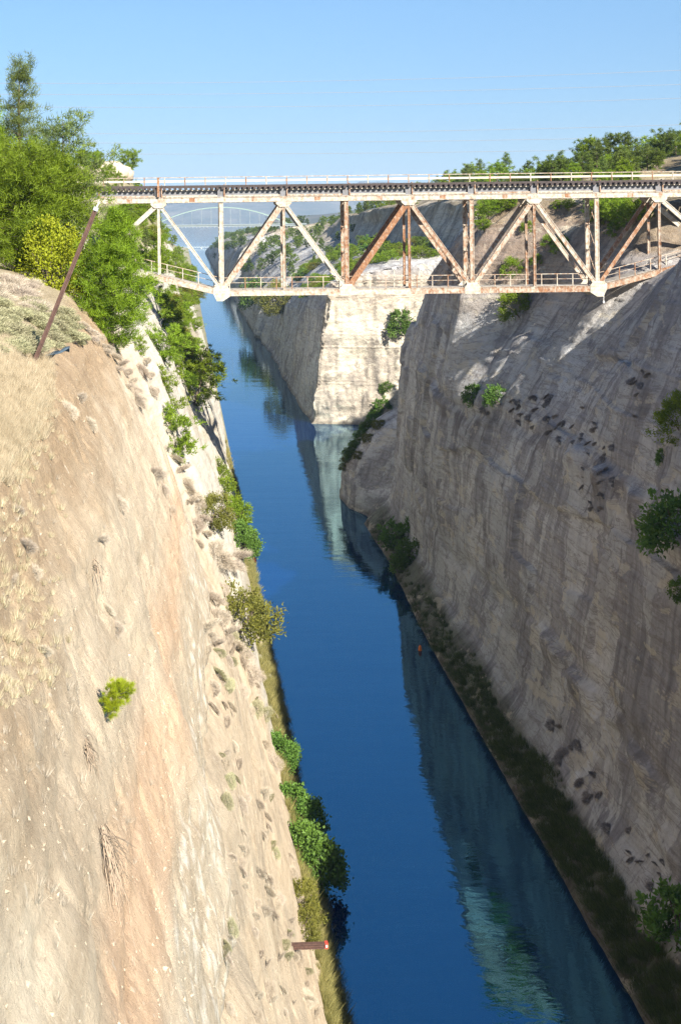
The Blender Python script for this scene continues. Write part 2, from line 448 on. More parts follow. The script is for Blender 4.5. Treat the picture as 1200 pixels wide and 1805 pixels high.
LS = [6, 10, 12, 18, 14, 16, 20, 24, 38, 40, 52, 30, 12, 6, 4]
X, Y, Z = sweep(LK, yl, LS)
N = normals(X, Y, Z, True)
near = sstep(220, 120, Y)
face = sstep(-24, -9, X) * sstep(0.2, 4, Z)
d = fbm(X*.06, Y*.06, Z*.06, 3, 1) * 1.0
d += fbm(X*.3, Y*.22, Z*.28, 4, 7) * 0.12
d += fbm(X*1.2, Y*.9, Z*1.3, 5, 15, gain=.7) * 0.085
d += -np.maximum(0, fbm(X*.8, Y*.5, Z*.8, 3, 19, True) - .55) * .35
d += fbm(X*.2, Y*.035, Z*.75, 3, 23) * 0.17          # bedding, runs along the canal
d += fbm(Y*.55, Z*.05, X*.1, 3, 31) * 0.10            # run-off rills
d *= np.where(Y > 160, 1.25, 1.0)
big = fbm(X*.02, Y*.045, Z*.03, 3, 41) * 2.2 * sstep(150, 230, Y)
d += big
# ledge under the conglomerate band and the small burrow-like holes in it
zc = 37.5 + 1.2*np.sin(Y*.06) + fbm(Y*.1, Y*0, Z*0, 2, 51)
d += -0.95 * sstep(zc + .25, zc - .15, Z) * sstep(zc - 4.5, zc - .4, Z) * near
hole_rng = np.random.default_rng(4)
plateau = sstep(-5.5, -9, X)
dZ = fbm(X*.12, Y*.12, X*0, 4, 61) * .45 + fbm(X*.6, Y*.6, X*0, 3, 65) * .12
X1 = X + N[..., 0]*d*face*(1-plateau*.9); Y1 = Y + N[..., 1]*d*face*(1-plateau*.9) * near
Z1 = Z + N[..., 2]*d*face*(1-plateau*.9) + dZ * plateau * (1 + 1.2*sstep(-30, -200, X))
# colour of the ground itself
n1 = fbm(X*.25, Y*.2, Z*.25, 5, 71); n2 = fbm(X*.08, Y*.06, Z*.1, 4, 75); n3 = fbm(X*.9, Y*.5, Z*.9, 4, 79)
c = np.zeros(X.shape + (3,)) + np.array((0.58, 0.475, 0.345))
c = lerp3(c, sstep(0.0, .45, n1 + n2*.6) * .55, (0.72, 0.63, 0.485))
c = lerp3(c, sstep(-.05, -.5, n1 - n3*.5) * .4, (0.47, 0.365, 0.25))
zo = 45.2 + 1.0*np.sin(Y*.045 + .5) + fbm(Y*.09, Z*.2, X*0, 3, 83)*1.1
orange = np.exp(-((Z - zo)/1.3)**2) * sstep(14, 24, Y) * (0.55 + .6*sstep(-.3, .3, fbm(Y*.12, Z*.3, X*0, 3, 87)))
c = lerp3(c, np.clip(orange, 0, .55) * near, (0.66, 0.42, 0.26))
cong = sstep(zc - .6, zc + .2, Z) * sstep(zc + 5.6, zc + 4.6, Z + n3*.8) * near
c = lerp3(c, cong * .62, (0.47, 0.39, 0.285))
pebble = cong * sstep(.18, .4, fbm(X*3.1, Y*2.4, Z*3.1, 2, 91))
c = lerp3(c, pebble * .8, (0.75, 0.69, 0.58))
soil = sstep(50.5, 54.5, Z + n3*1.6) * sstep(165, 120, Y)
c = lerp3(c, soil * .85, (0.40, 0.285, 0.175))
top = sstep(-5.4, -7.5, X + n3*.8) * sstep(54, 56, Z)
c = lerp3(c, top, (0.42, 0.35, 0.235))
low = sstep(zc - .5, zc - 3, Z) * near
c = lerp3(c, low * (.35 + .5*sstep(-.1, .3, n1)), (0.56, 0.46, 0.335))
c = lerp3(c, low * sstep(.05, .4, fbm(X*.5, Y*.16, Z*.5 + Y*.06, 4, 95)) * .7, (0.39, 0.33, 0.25))
marl = sstep(158, 172, Y) * sstep(60, 52, Z)
c = lerp3(c, marl * .9, (0.57, 0.54, 0.47))
c = lerp3(c, marl * sstep(.0, .35, fbm(X*.1, Y*.07, Z*.14, 5, 99)) * .75, (0.42, 0.37, 0.28))
c = lerp3(c, sstep(165, 200, Y) * sstep(55, 60, Z), (0.30, 0.27, 0.17))
c = lerp3(c, sstep(5.2, 3.2, Z + n1) * .75, (0.27, 0.25, 0.14))
c = lerp3(c, sstep(360, 600, Y) * .8, (0.24, 0.23, 0.14))
c *= .86
cliff_left = grid_obj('cliff_left', X1, Y1, Z1, M['rock_l'], c, True)

# ---- right wall (in shade)
RK = [
 (30,  [(31,-5),(34.5,0),(35.2,1.0),(39.6,6.6),(40.4,10),(41,16),(42,25),(43.8,35),(46.6,46),(49.4,54),(51.0,58.3),(54.5,58.5),(75,58),(110,64),(180,67),(900,70)]),
 (110, [(31,-5),(34.4,0),(35.1,1.0),(39.6,6.6),(40.4,10),(41,16),(42,25),(43.8,35),(46.6,46),(49.4,54),(51.0,58.3),(54.5,58.5),(75,58),(110,64),(180,67),(900,70)]),
 (162, [(31,-5),(34.4,0),(35.1,1.0),(39.4,6.2),(40.2,10),(41,16),(42,25),(44,35),(47.6,46),(50.4,53),(52.2,57.2),(57,57.3),(75,57),(110,66),(180,70),(900,72)]),
 (175, [(31,-5),(34.5,0),(35.2,1.0),(39.2,5.9),(40.1,10),(40.9,16),(41.9,25),(44.4,35),(50.9,46),(55.4,53),(58.0,56.0),(61,56.6),(76,57.5),(111,68),(180,72),(900,74)]),
 (188, [(31,-5),(34.6,0),(35.2,1.0),(39.0,5.6),(40.0,10),(40.8,16),(41.8,25),(44.7,35),(52.4,46),(57.8,52.5),(61.0,55.0),(66,56.4),(78,62),(112,69),(180,74),(900,76)]),
 (197, [(31,-5),(34.7,0),(35.3,1.0),(38.9,5.3),(39.8,10),(40.5,16),(41.5,25),(44.9,35),(52.8,46),(58.4,52.3),(62.6,54.4),(68,56),(79,63),(112,70),(180,75),(900,77)]),
 (204, [(31,-5),(34.7,0),(35.3,1.0),(38.9,5.2),(39.7,10),(40.4,16),(41.4,25),(44.4,35),(52.6,47),(57.8,55),(61.6,60.4),(65,62.2),(79,65),(112,71),(180,76),(900,78)]),
 (212, [(31,-5),(34.8,0),(35.4,1.0),(38.8,5.0),(39.6,10),(40.3,16),(41.2,25),(44.2,35),(53.0,47),(58.2,55),(62.0,60.6),(65,62.6),(80,66),(112,72),(180,77),(900,80)]),
 (229, [(31,-5),(35.0,0),(35.6,1.0),(38.7,4.8),(39.3,10),(39.7,16),(40.2,25),(42.4,34),(51.4,47),(55.6,55),(59.2,60.4),(62,63),(76,66.5),(110,73),(180,77.5),(900,80)]),
 (238, [(31,-5),(35.2,0),(35.8,1.0),(38.6,4.6),(39.0,10),(39.1,16),(39.2,25),(40.0,35),(43.4,50),(45.0,55),(48.2,60),(53,64.2),(68,67),(108,74),(180,78),(900,80)]),
 (280, [(31,-5),(36.2,0),(36.7,1.0),(39.6,4.2),(40.2,10),(40.6,16),(41.2,25),(42.4,35),(45.5,48),(48.2,53),(52,58),(57,62),(72,67),(108,75),(180,78),(900,80)]),
 (305, [(31,-5),(35.6,0),(36.2,1.0),(40.6,4.6),(41.8,10),(42.2,16),(42.9,25),(44.0,35),(48.5,48),(52,53),(56,58),(61,61.5),(76,66),(108,74),(180,78),(900,80)]),
 (308, [(31,-5),(37.5,0),(38.2,1.0),(43,4.6),(46,10),(48.4,16),(51,24),(55,34),(60,46),(63,52),(67,57),(73,61.5),(80,66),(110,74),(180,78),(900,80)]),
 (313, [(31,-5),(37.2,0),(37.8,1.0),(42,4.6),(45,10),(48,15),(51.5,21),(56,31),(62,44),(67,51),(72,56.5),(78,61.5),(88,66),(114,74),(180,78),(900,80)]),
 (321, [(31,-5),(34.4,0),(34.6,2.0),(35.4,6.0),(37.2,10.5),(40.5,14.6),(46,18.4),(53,26),(64,42),(70,50),(75,56),(81,61.5),(92,66),(116,74),(180,78),(900,80)]),
 (333, [(31,-5),(33.6,0),(33.7,2.0),(34.3,6.4),(35.8,11),(39.4,15.2),(45.6,18.8),(54,26),(68,43),(75,51),(80,56.5),(86,62),(98,66),(120,74),(180,78),(900,80)]),
 (343, [(31,-5),(34.6,0),(35.0,2.0),(36.2,6.4),(39,10.5),(43.5,14.6),(50,19),(59,28),(73,45),(80,52),(85,57),(91,62),(103,66),(123,74),(180,78),(900,80)]),
 (356, [(38,-5),(44,0),(45.6,2.0),(50,6),(54,10),(60,16),(67,25),(76,35),(88,46),(94,52),(99,57),(105,61),(116,66),(134,72),(180,77),(900,80)]),
 (444, [(50,-5),(62,0),(63,2.0),(66,6),(68,10),(71,16),(75,25),(81,34),(90,43),(95,47),(100,51),(106,56),(118,63),(134,70),(180,76),(900,80)]),
 (450, [(33,-5),(37.4,0),(37.7,2.0),(38.1,6),(38.5,10),(39.1,16),(40,25),(41.2,34),(43.5,41.5),(52,45),(64,48),(80,50.5),(84.5,58.5),(87,64.5),(120,73),(900,82)]),
 (540, [(33,-5),(37.4,0),(37.7,1.6),(38.1,5),(38.6,9),(39.2,14),(40,21),(41.0,28),(43,33.5),(52,39.5),(64,45.5),(80,50.5),(84.5,58.5),(87,64.5),(120,74),(900,82)]),
 (730, [(33,-5),(37.2,0),(37.5,1.0),(38.0,3.5),(38.6,6),(39.4,10),(41,15),(43,20),(47,26),(54,34),(66,43),(80,49.5),(84.5,57),(87,63.5),(120,70),(900,78)]),
 (756, [(36,-5),(41.0,0),(41.5,1.0),(43,3.5),(45,6),(47,10),(50,15),(54,20),(58,26),(63,34),(72,43),(82,50),(85.5,57),(88,63),(120,65),(900,70)]),
 (764, [(33,-5),(37.0,0),(37.3,1.0),(37.8,4),(38.4,8),(39.2,12),(40.4,17),(42,22),(47,27),(55,34),(68,43),(82,49.5),(85.5,56),(88,62),(120,65),(900,70)]),
 (900, [(33,-5),(36.6,0),(37.0,1.0),(37.6,5),(38.4,10),(39.4,15),(41,21),(44,27),(50,33),(58,39),(70,45),(82,50),(87,55),(92,59.5),(120,62),(900,68)]),
 (960, [(33,-5),(36.6,0),(37.0,1.0),(38.2,5),(40,10),(42,15),(45,21),(50,27),(58,33),(68,39),(82,45),(98,50),(110,53),(122,56),(150,60),(900,66)]),
 (1100,[(33,-5),(36.6,0),(37.0,1.0),(38.0,6),(39.4,12),(41,18),(43.5,25),(47,31),(53,36),(60,40),(70,44),(82,48),(96,52),(110,55),(150,58),(900,64)]),
 (1190,[(33,-5),(38.6,0),(39.4,1.0),(42,6),(45,12),(48,18),(52,24),(57,29),(63,33),(69,37),(77,41),(87,46),(99,50),(112,53),(150,57),(900,64)]),
 (1200,[(33,-5),(36.6,0),(37.0,1.0),(37.8,7),(38.8,14),(40,21),(42,28),(45,34),(49,38),(54,41),(62,44.5),(74,48),(90,51),(110,54),(150,57),(900,64)]),
 (1560,[(33,-5),(36.4,0),(36.9,1.0),(38,6),(39,12),(40.5,18),(42.5,24),(45.5,30),(49,34),(54,37),(62,40),(74,43),(90,45),(110,47),(150,50),(900,56)]),
 (2350,[(33,-5),(36.4,0),(36.9,1.0),(38,4),(39,7),(40.5,10),(42.5,13),(45.5,16),(49,19),(54,21),(62,23),(74,25),(90,26),(110,27),(150,28),(900,32)]),
 (2700,[(33,-5),(36.4,-2),(36.9,-2),(38,-2),(39,-2),(40.5,-2),(42.5,-2),(45.5,-2),(49,-2),(54,-2),(62,-2),(74,-2),(90,-2),(110,-2),(150,-2),(900,-2)]),
]
yr = stations([(30, 100, 1.2), (100, 345, .42), (345, 440, 1.4), (440, 444, .5), (444, 450.6, .09), (450.6, 600, 1.6), (600, 750, 2.5), (750, 770, .6), (770, 1185, 5), (1185, 1205, 1), (1205, 2700, 14)])
RS = [4, 4, 16, 12, 22, 32, 36, 44, 28, 14, 12, 18, 20, 18, 14]
X, Y, Z = sweep(RK, yr, RS)
N = normals(X, Y, Z, False)
zt = np.interp(Y, [30, 162, 212, 238, 305, 342, 444, 450, 900, 2700], [57.5, 57.5, 61, 64, 62, 62, 56, 64, 58, 20])
face = sstep(-1.5, 2.2, Z) * sstep(170, 110, X)
d = fbm(X*.05, Y*.045, Z*.05, 3, 101) * 0.8
d += fbm(X*.2, Y*.15, Z*.2, 4, 107) * 0.16
d += fbm(X*.7, Y*.5, Z*.7, 3, 115) * 0.10
Dm = sstep(436, 444, Y) * sstep(458, 450, Y)
d += fbm(X*.1, Y*.02, Z*.42, 4, 123) * 0.30 * (1 - .85*Dm)
d += fbm(X*.35, Y*.05, Z*.12, 4, 127, True) * .9 * Dm
d += fbm(Y*.3, Z*.16, X*0, 4, 128) * 1.5 * sstep(444, 449, Y) * sstep(462, 453, Y)
d += fbm(Y*.28, Z*.025, X*.05, 3, 131) * 0.10
# sawn steps: flat panels standing a little proud of each other
ci = np.floor((Y + .22*Z)/11.5 + .55*fbm(Y*.03, Z*.05, X*0, 2, 135)); cj = np.floor((Z + .03*Y)/8.2 + .35*fbm(Y*.05, Z*.03, X*0, 2, 136))
pan = _hash(ci.astype(np.int64), cj.astype(np.int64), (ci*0).astype(np.int64), 9) - .5
crk = np.abs(fbm(Y*.018, Z*.55, X*0, 3, 139)); d += -.22 * sstep(.035, .0, crk)
d += pan * 1.0 * sstep(12, 18, Z) * sstep(400, 330, Y)
# two broken ledges with brush in the near wall
LM = np.zeros_like(X)
for z0, a in ((33.5, .8), (12.2, .7)):
    zl = z0 + 1.6*np.sin(Y*.05) + fbm(Y*.07, Y*0, Z*0, 3, 141)*2.0
    LM = np.maximum(LM, np.exp(-((Z - zl + 1.0)/2.1)**2) * sstep(300, 250, Y) * sstep(-.25, .3, fbm(Y*.04, Z*.1, X*0, 2, 147)))
    d += a*.5*np.exp(-((Z - zl - .9)/.8)**2) * sstep(300, 240, Y)
    d += -1.3*a * sstep(-.3, .35, fbm(Y*.25, Z*.3, X*0, 3, 149)) * sstep(zl + .3, zl - .5, Z) * sstep(zl - 5, zl - .5, Z) * sstep(-.35, .25, fbm(Y*.035, Z*0, X*0, 2, 147)) * sstep(300, 240, Y)
d *= np.where(Y > 345, 1.35, 1.0)
d += fbm(X*.02, Y*.012, Z*.03, 4, 151) * 4.5 * sstep(460, 620, Y)
d += fbm(X*.05, Y*.05, Z*.015, 4, 153, True) * 1.4 * sstep(345, 440, Y)
pl = sstep(54, 64, X) * sstep(zt - 3, zt + 1, Z)
dZ = fbm(X*.035, Y*.035, X*0, 4, 161) * 1.8 + fbm(X*.2, Y*.2, X*0, 3, 165) * .4
k = face * (1 - .85*pl)
X1 = X + N[..., 0]*d*k; Y1 = Y + N[..., 1]*d*k; Z1 = Z + N[..., 2]*d*k + dZ*pl
n1 = fbm(X*.12, Y*.1, Z*.12, 5, 171); n2 = fbm(X*.04, Y*.03, Z*.05, 4, 175); n3 = fbm(X*.45, Y*.4, Z*.45, 4, 179)
c = np.zeros(X.shape + (3,)) + np.array((0.485, 0.49, 0.49))
c = lerp3(c, sstep(0, .5, n1 + .5*n2) * .7, (0.575, 0.565, 0.54))
c = lerp3(c, sstep(0, -.5, n1 - n3*.3) * .5, (0.44, 0.43, 0.43))
up = sstep(44, 52, Z + n3*2) * sstep(185, 225, Y) * sstep(420, 330, Y)
c = lerp3(c, LM * sstep(-.25, .25, n3 + .3*n1) * .75, (0.24, 0.215, 0.20))
c *= (1 + .30*pan*sstep(400, 330, Y))[..., None]
c = lerp3(c, up * .8, (0.43, 0.32, 0.225))
c = lerp3(c, sstep(zt - 5, zt - 2.5, Z + n3*2) * sstep(170, 195, Y) * .85, (0.36, 0.285, 0.19))
c = lerp3(c, sstep(zt - 1.5, zt + 1, Z + n3) * .7, (0.31, 0.26, 0.15))
D = sstep(436, 444, Y) * sstep(456, 450, Y) * sstep(47, 40, Z)
c = lerp3(c, D, (0.52, 0.475, 0.39))
c = lerp3(c, D * sstep(31, 36, Z + n1*3) * .8, (0.46, 0.40, 0.32))
c = lerp3(c, D * sstep(.1, .4, fbm(X*.25, Z*.1, Y*.1, 4, 183)) * .35, (0.47, 0.42, 0.34))
ter = sstep(44, 48, Z) * sstep(452, 470, Y)
c = lerp3(c, ter * .7, (0.36, 0.31, 0.22))
c = lerp3(c, ter * sstep(.05, .4, n1) * .8, (0.60, 0.53, 0.42))
c = lerp3(c, sstep(4.8, 3.0, Z + n1*1.2) * sstep(330, 300, Y) * .8, (0.11, 0.12, 0.06))
c = lerp3(c, sstep(1.3, .5, Z) * .7, (0.17, 0.15, 0.11))
c = lerp3(c, sstep(640, 1000, Y) * sstep(-.1, .2, n2) * .6, (0.25, 0.23, 0.15))
c *= .95
cliff_right = grid_obj('cliff_right', X1, Y1, Z1, M['rock_r'], c, True)

# ---- water and the far shore
def sheet(name, xs, ys, z, mat, kind='structure'):
    XX, YY = np.meshgrid(xs, ys); V = np.stack([XX, YY, np.full_like(XX, z)], -1).reshape(-1, 3)
    n = len(xs); i = np.arange(len(ys)-1)[:, None]*n + np.arange(n-1)[None, :]
    q = np.stack([i, i+1, i+1+n, i+n], -1).reshape(-1, 4)
    o = link(name, mesh_np(name, V, q, mat)); tag(o, kind=kind); return o
water = sheet('water', [-15000., -1000., 0., 60., 1000., 15000.], [-400., 0., 400., 3000., 15500.], 0.0, M['water'])

def ridge(name, y0, depth, x0, x1, hfun, nx=260, ny=26):
    xs = np.linspace(x0, x1, nx); tt = np.linspace(0, 1, ny)
    XX, TT = np.meshgrid(xs, tt)
    H = hfun(XX) * np.sin(np.clip(TT, 0, 1) * math.pi * .5)**1.1
    YY = y0 + TT*depth + fbm(XX*.0009, TT*3, XX*0, 3, 211) * depth*.12
    H = H * (1 + .32*fbm(XX*.0022, YY*.0018, XX*0, 5, 203, True)) - 3
    V = np.stack([XX, YY, H], -1).reshape(-1, 3)
    i = np.arange(ny-1)[:, None]*nx + np.arange(nx-1)[None, :]
    q = np.stack([i, i+1, i+1+nx, i+nx], -1).reshape(-1, 4)
    o = link(name, mesh_np(name, V, q, M['hills'], True)); tag(o, kind='structure'); return o
ridge('mountains', 12600, 1700, -7000, 8000, lambda x: 165 + 60*np.sin(x*.0011 + .3) + 60*sstep(200, 1500, x) + 30*np.sin(x*.004))
ridge('hills', 5200, 900, 330, 5200, lambda x: 20 + 110*sstep(350, 900, x) + 25*np.sin(x*.006))

bpy.context.view_layer.update()
DG = bpy.context.evaluated_depsgraph_get()
CAM_P = Vector((0, 0, CAM_Z))
BVH = [BVHTree.FromObject(o, DG) for o in (cliff_left, cliff_right)]
def hit(u, v, y0=2.0):
    """the point of the canal walls that lies in this direction from the bridge where the photograph was taken"""
    d_ = ray(u, v).normalized(); best = None
    for o in BVH:
        p, n, _, _ = o.ray_cast(CAM_P + d_*y0, d_, 4000)
        if p and (best is None or (p - CAM_P).length < (best[0] - CAM_P).length): best = (p.copy(), n.copy())
    return best
def ground(x, y):
    best = None
    for o in BVH:
        p, n, _, _ = o.ray_cast(Vector((x, y, 200)), Vector((0, 0, -1)), 260)
        if p and (best is None or p.z > best.z): best = p.copy()
    return best
#PART2
# ------------------------------------------------------------------ railway bridge
YN, YF = 197.0, 201.6                       # the two trusses
XC, PW = 29.2, 8.03                         # middle of the span and panel width
ZT, ZB = 63.85, 51.8
BX = [XC + k*PW for k in range(-5, 6)]      # node positions along the span, end to end
def zb(k): return {0: 55.9, 1: 53.85, 9: 53.85, 10: 55.9}.get(k, ZB)
bridge = empty('railway_bridge', (BX[0], YN, 50.0))
tag(bridge, 'rusty white steel truss railway bridge with lower walkway spanning the gorge in front', 'bridge')
rr = random.Random(3)
def rust(o, v): o['rust'] = v; return o

def channel(p0, p1, w, d, lip=0.07):
    """a built-up member: two flanges with the web set back between them"""
    m = MB(); t = min(.09, w*.22)
    m.bar(p0, p1, t, d, off=w/2 - t/2); m.bar(p0, p1, t, d, off=-w/2 + t/2)
    m.bar(p0, p1, w - 2*t + .004, d - 2*lip)
    return m
for yy, far in ((YN, False), (YF, True)):
    # top chord in pieces with splice plates
    m = MB(); m.box(BX[0]-1.2, BX[-1]+1.5, yy-.25, yy+.25, ZT-.27, ZT+.27)
    m.box(BX[0]-1.2, BX[-1]+1.5, yy-.34, yy+.34, ZT+.27, ZT+.35); m.box(BX[0]-1.2, BX[-1]+1.5, yy-.34, yy+.34, ZT-.35, ZT-.27)
    tc = rust(m.build('top_chord', M['white_steel'], bridge), .15)
    for k in range(10):
        for q in (.0, .5):
            x = BX[k] + PW*q + .3
            rust(MB().box(x-.35, x+.35, yy-.29, yy-.253, ZT-.26, ZT+.26).build('splice_plate', M['white_steel'], tc), (.2, .5, .35, .75)[(k*2 + int(q*2)) % 4])
    for k in range(10):
        p0, p1 = (BX[k], yy, zb(k)), (BX[k+1], yy, zb(k+1))
        rust(channel(p0, p1, .74, .55, .05).build('bottom_chord', M['white_steel'], bridge), [.2, .25, .15, .25, .1, .4, .45, .55, .5, .6][k])
    for k in range(1, 10):
        w = .32 if k % 2 else .54
        top = ZT - (.95 if k % 2 else .35)
        rust(channel((BX[k], yy, zb(k)+.3), (BX[k], yy, top), w, .42).build('truss_post', M['white_steel'], bridge), [.0, .0, .1, .3, .55, .75, .45, .6, .25, .5, .2][k])
    for k in range(0, 10):
        a, b = (k, k+1) if k % 2 == 0 else (k+1, k)          # bottom node a, top node b
        p0 = Vector((BX[a], yy, zb(a) + .35)); p1 = Vector((BX[b], yy, ZT - .45))
        w = [.58, .40, .70, .44, .72, .56, .54, .54, .48, .58][k]
        rust(channel(p0, p1, w, .40).build('diagonal_brace', M['white_steel'], bridge), [.05, .0, .35, .0, .8, .5, .35, .3, .65, .1][k])
    for k in (2, 4, 6, 8):
        s = 1 if k < 5 else -1
        e = .55 if k in (2, 8) else 0
        x = BX[k]
        poly = [(x-.98, ZB+.50), (x-.55, ZB+1.0), (x+.55, ZB+1.0), (x+.98, ZB+.50), (x+.98, ZB-.42), (x+.40 - (.3 if s > 0 else -.3)*1, ZB-.45-e), (x-.40 - (.3 if s > 0 else -.3)*1, ZB-.45-e), (x-.98, ZB-.42)]
        if k == 2: poly[7] = (x-1.15, ZB-.02); poly[0] = (x-1.15, ZB+.70)
        if k == 8: poly[4] = (x+1.15, ZB-.02); poly[3] = (x+1.15, ZB+.70)
        g = rust(MB().prism(poly, yy-.33, yy-.28).build('gusset_plate', M['white_steel'], bridge), -.15)
        rust(MB().prism(poly, yy+.28, yy+.33).build('gusset_plate', M['white_steel'], bridge), -.2)
        if not far:
            for i in range(7):
                for j in range(3):
                    px, pz = x - .8 + i*.27, ZB - .15 + j*.42
                    if abs(px - x) < .86: rust(MB().box(px-.035, px+.035, yy-.36, yy-.33, pz-.035, pz+.035).build('rivet', M['white_steel'], g), .6)
    for k in (1, 3, 5, 7, 9):
        x = BX[k]; poly = [(x-1.02, ZT-.35), (x-.98, ZT-.62), (x-.55, ZT-1.02), (x+.55, ZT-1.02), (x+.98, ZT-.62), (x+1.02, ZT-.35)]
        rust(MB().prism(poly, yy-.30, yy-.25).build('gusset_plate', M['white_steel'], bridge), .05)
        rust(MB().prism(poly, yy+.25, yy+.30).build('gusset_plate', M['white_steel'], bridge), .05)
# cross frames between the trusses
for k in (2, 4, 6, 8):
    m = MB()
    zs = np.linspace(ZB+1.6, ZT-.5, 4)
    for z0, z1 in zip(zs[:-1], zs[1:]):
        m.bar((BX[k], YN+.25, z0), (BX[k], YF-.25, z1), .08, .08, axis=(1, 0, 0)); m.bar((BX[k]+.09, YN+.25, z1), (BX[k]+.09, YF-.25, z0), .08, .08, axis=(1, 0, 0))
        m.bar((BX[k]-.1, YN+.25, z1), (BX[k]-.1, YF-.25, z1), .10, .10, axis=(1, 0, 0))
    rust(m.build('sway_brace', M['white_steel'], bridge), .5)
for k in range(10):                         # lateral bracing under the walkway
    m = MB(); z0, z1 = zb(k)-.1, zb(k+1)-.1
    m.bar((BX[k], YN+.3, z0), (BX[k+1], YF-.3, z1), .12, .1); m.bar((BX[k], YF-.3, z0-.12), (BX[k+1], YN+.3, z1-.12), .12, .1)
    rust(m.build('lateral_brace', M['white_steel'], bridge), .4)
    rust(MB().box(BX[k]-.12, BX[k]+.12, YN+.29, YF-.29, zb(k)-.05, zb(k)+.25).build('walkway_beam', M['white_steel'], bridge), .5)
# upper deck: cross girders, long girders, sleepers, rails
for k in range(11):
    x = BX[k]
    g = rust(MB().box(x-.45, x+.35, YN-.20, YF+.25, ZT+.36, ZT+1.62).build('cross_girder', M['shade_steel'], bridge), .1)
    rust(MB().box(x+.354, x+.50, YN-.42, YN+.3, ZT+.36, ZT+1.95).build('stiffener', M['white_steel'], g), .6)
for k in range(10):
    x0, x1 = BX[k] + .36, BX[k+1] - .46
    for yy in (YN+.25, YF-.25):
        st = rust(MB().box(x0, x1, yy-.05, yy+.05, ZT+.58, ZT+1.16).build('deck_girder', M['shade_steel'], bridge), .0)
        rust(MB().box(x0, x1, yy-.42, yy+.2, ZT+.40, ZT+.57).build('lower_flange', M['white_steel'], st), .05 if k % 3 else .35)
        rust(MB().box(x0, x1, yy-.30, yy+.2, ZT+1.165, ZT+1.30).build('upper_flange', M['white_steel'], st), .05)
x_lo, x_hi = BX[0] - 1.0, BX[-1] + 1.4
sl = MB().box(-.17, .17, -.60, YF-YN+.9, 0, .30).mesh('sleeper', M['timber'])
n_sl = int((x_hi - x_lo) / .68)
for i in range(n_sl):
    o = link('sleeper', sl, bridge, (x_lo + .3 + i*.68 - BX[0], rr.uniform(-.05, .05), ZT + 1.30 - 50.0), (0, 0, rr.uniform(-.012, .012)))
rust(MB().box(x_lo, x_hi, YN-.52, YN-.28, ZT+1.61, ZT+1.86).build('guard_timber', M['timber'], bridge), 0)
rust(MB().box(x_lo, x_hi, YF+.3, YF+.54, ZT+1.61, ZT+1.86).build('guard_timber', M['timber'], bridge), 0)
for yy in (YN+1.6, YN+2.65):
    m = MB(); m.box(x_lo, x_hi, yy-.07, yy+.07, ZT+1.604, ZT+1.63); m.box(x_lo, x_hi, yy-.012, yy+.012, ZT+1.63, ZT+1.74); m.box(x_lo, x_hi, yy-.036, yy+.036, ZT+1.74, ZT+1.79)
    rust(m.build('rail', M['rust'], bridge), .6)
# upper handrail on the far side
YH = YF + .75
hr = rust(MB().box(x_lo-4, x_hi, YH-.04, YH+.04, ZT+2.98, ZT+3.07).build('handrail', M['white_steel'], bridge), .3)
rust(MB().box(x_lo-4, x_hi, YH-.07, YH-.042, ZT+2.40, ZT+2.66).build('rail_band', M['old_board'], hr), .1)
pm = MB().box(-.06, .06, -.16, -.075, 0, 1.62).mesh('handrail_post', M['white_steel'])
for i in range(33):
    rust(link('handrail_post', pm, hr, (x_lo - 3.6 + i*2.68 - BX[0], YH - YN, ZT + 1.40 - 50.0)), [.2, .9, .5, .3, .8][i % 5])
tall = rust(MB().box(BX[1]-.15, BX[1]+.15, YN-.66, YN-.44, ZT+.4, ZT+2.9).build('railing_end_post', M['white_steel'], bridge), .7)
# lower walkway between the trusses: planks and railing
pl_i = 0
for k in range(10):
    p0, p1 = Vector((BX[k], 0, zb(k)+.42)), Vector((BX[k+1], 0, zb(k+1)+.42)); L = (p1 - p0).length
    n = 6
    for j in range(n):
        a, b = p0.lerp(p1, j/n + .004), p0.lerp(p1, (j+1)/n - .004)
        a.y = b.y = YN + 2.3
        MB().bar(a, b, .06, 3.6).build('plank', M['plank'], bridge); pl_i += 1
for yy in (YN + .62,):
    for k in range(10):
        a, b = Vector((BX[k], yy, zb(k)+.45)), Vector((BX[k+1], yy, zb(k+1)+.45))
        m = MB(); up = Vector((0, 0, 1))
        m.bar(a + up*1.50, b + up*1.50, .085, .085); m.bar(a + up*.85, b + up*.85, .06, .06)
        wr = rust(m.build('walkway_railing', M['white_steel'], bridge), .35)
        for j in range(4):
            q = a.lerp(b, (j + .5)/4)
            rust(MB().box(q.x-.055, q.x+.055, q.y-.15, q.y-.045, q.z-.02, q.z+1.50).build('railing_post', M['white_steel'], wr), rr.choice([.1, .3, .8]))
        m = MB(); m.bar(a - up*.1, b - up*.1, .16, .06); rust(m.build('kick_plate', M['white_steel'], wr), .9)
for u, h in ((693, 2.35), (741, 2.2)):
    x = (u - 320) / 2700 * (YN + 1.0)
    lp = rust(MB().box(x-.05, x+.05, YN+.85, YN+.95, ZB+.45, ZB+.45+h).build('lamp_post', M['white_steel'], bridge), -.3)
    MB().box(x-.26, x+.26, YN+.7, YN+1.1, ZB+.455+h, ZB+.72+h).build('lamp_head', M['white_paint'], lp)
# bearings
for yy in (YN, YF):
    for x in (BX[0], BX[-1]):
        rust(MB().box(x-.7, x+.7, yy-.45, yy+.45, 54.95, 55.55).build('bearing', M['rust'], bridge), .4)
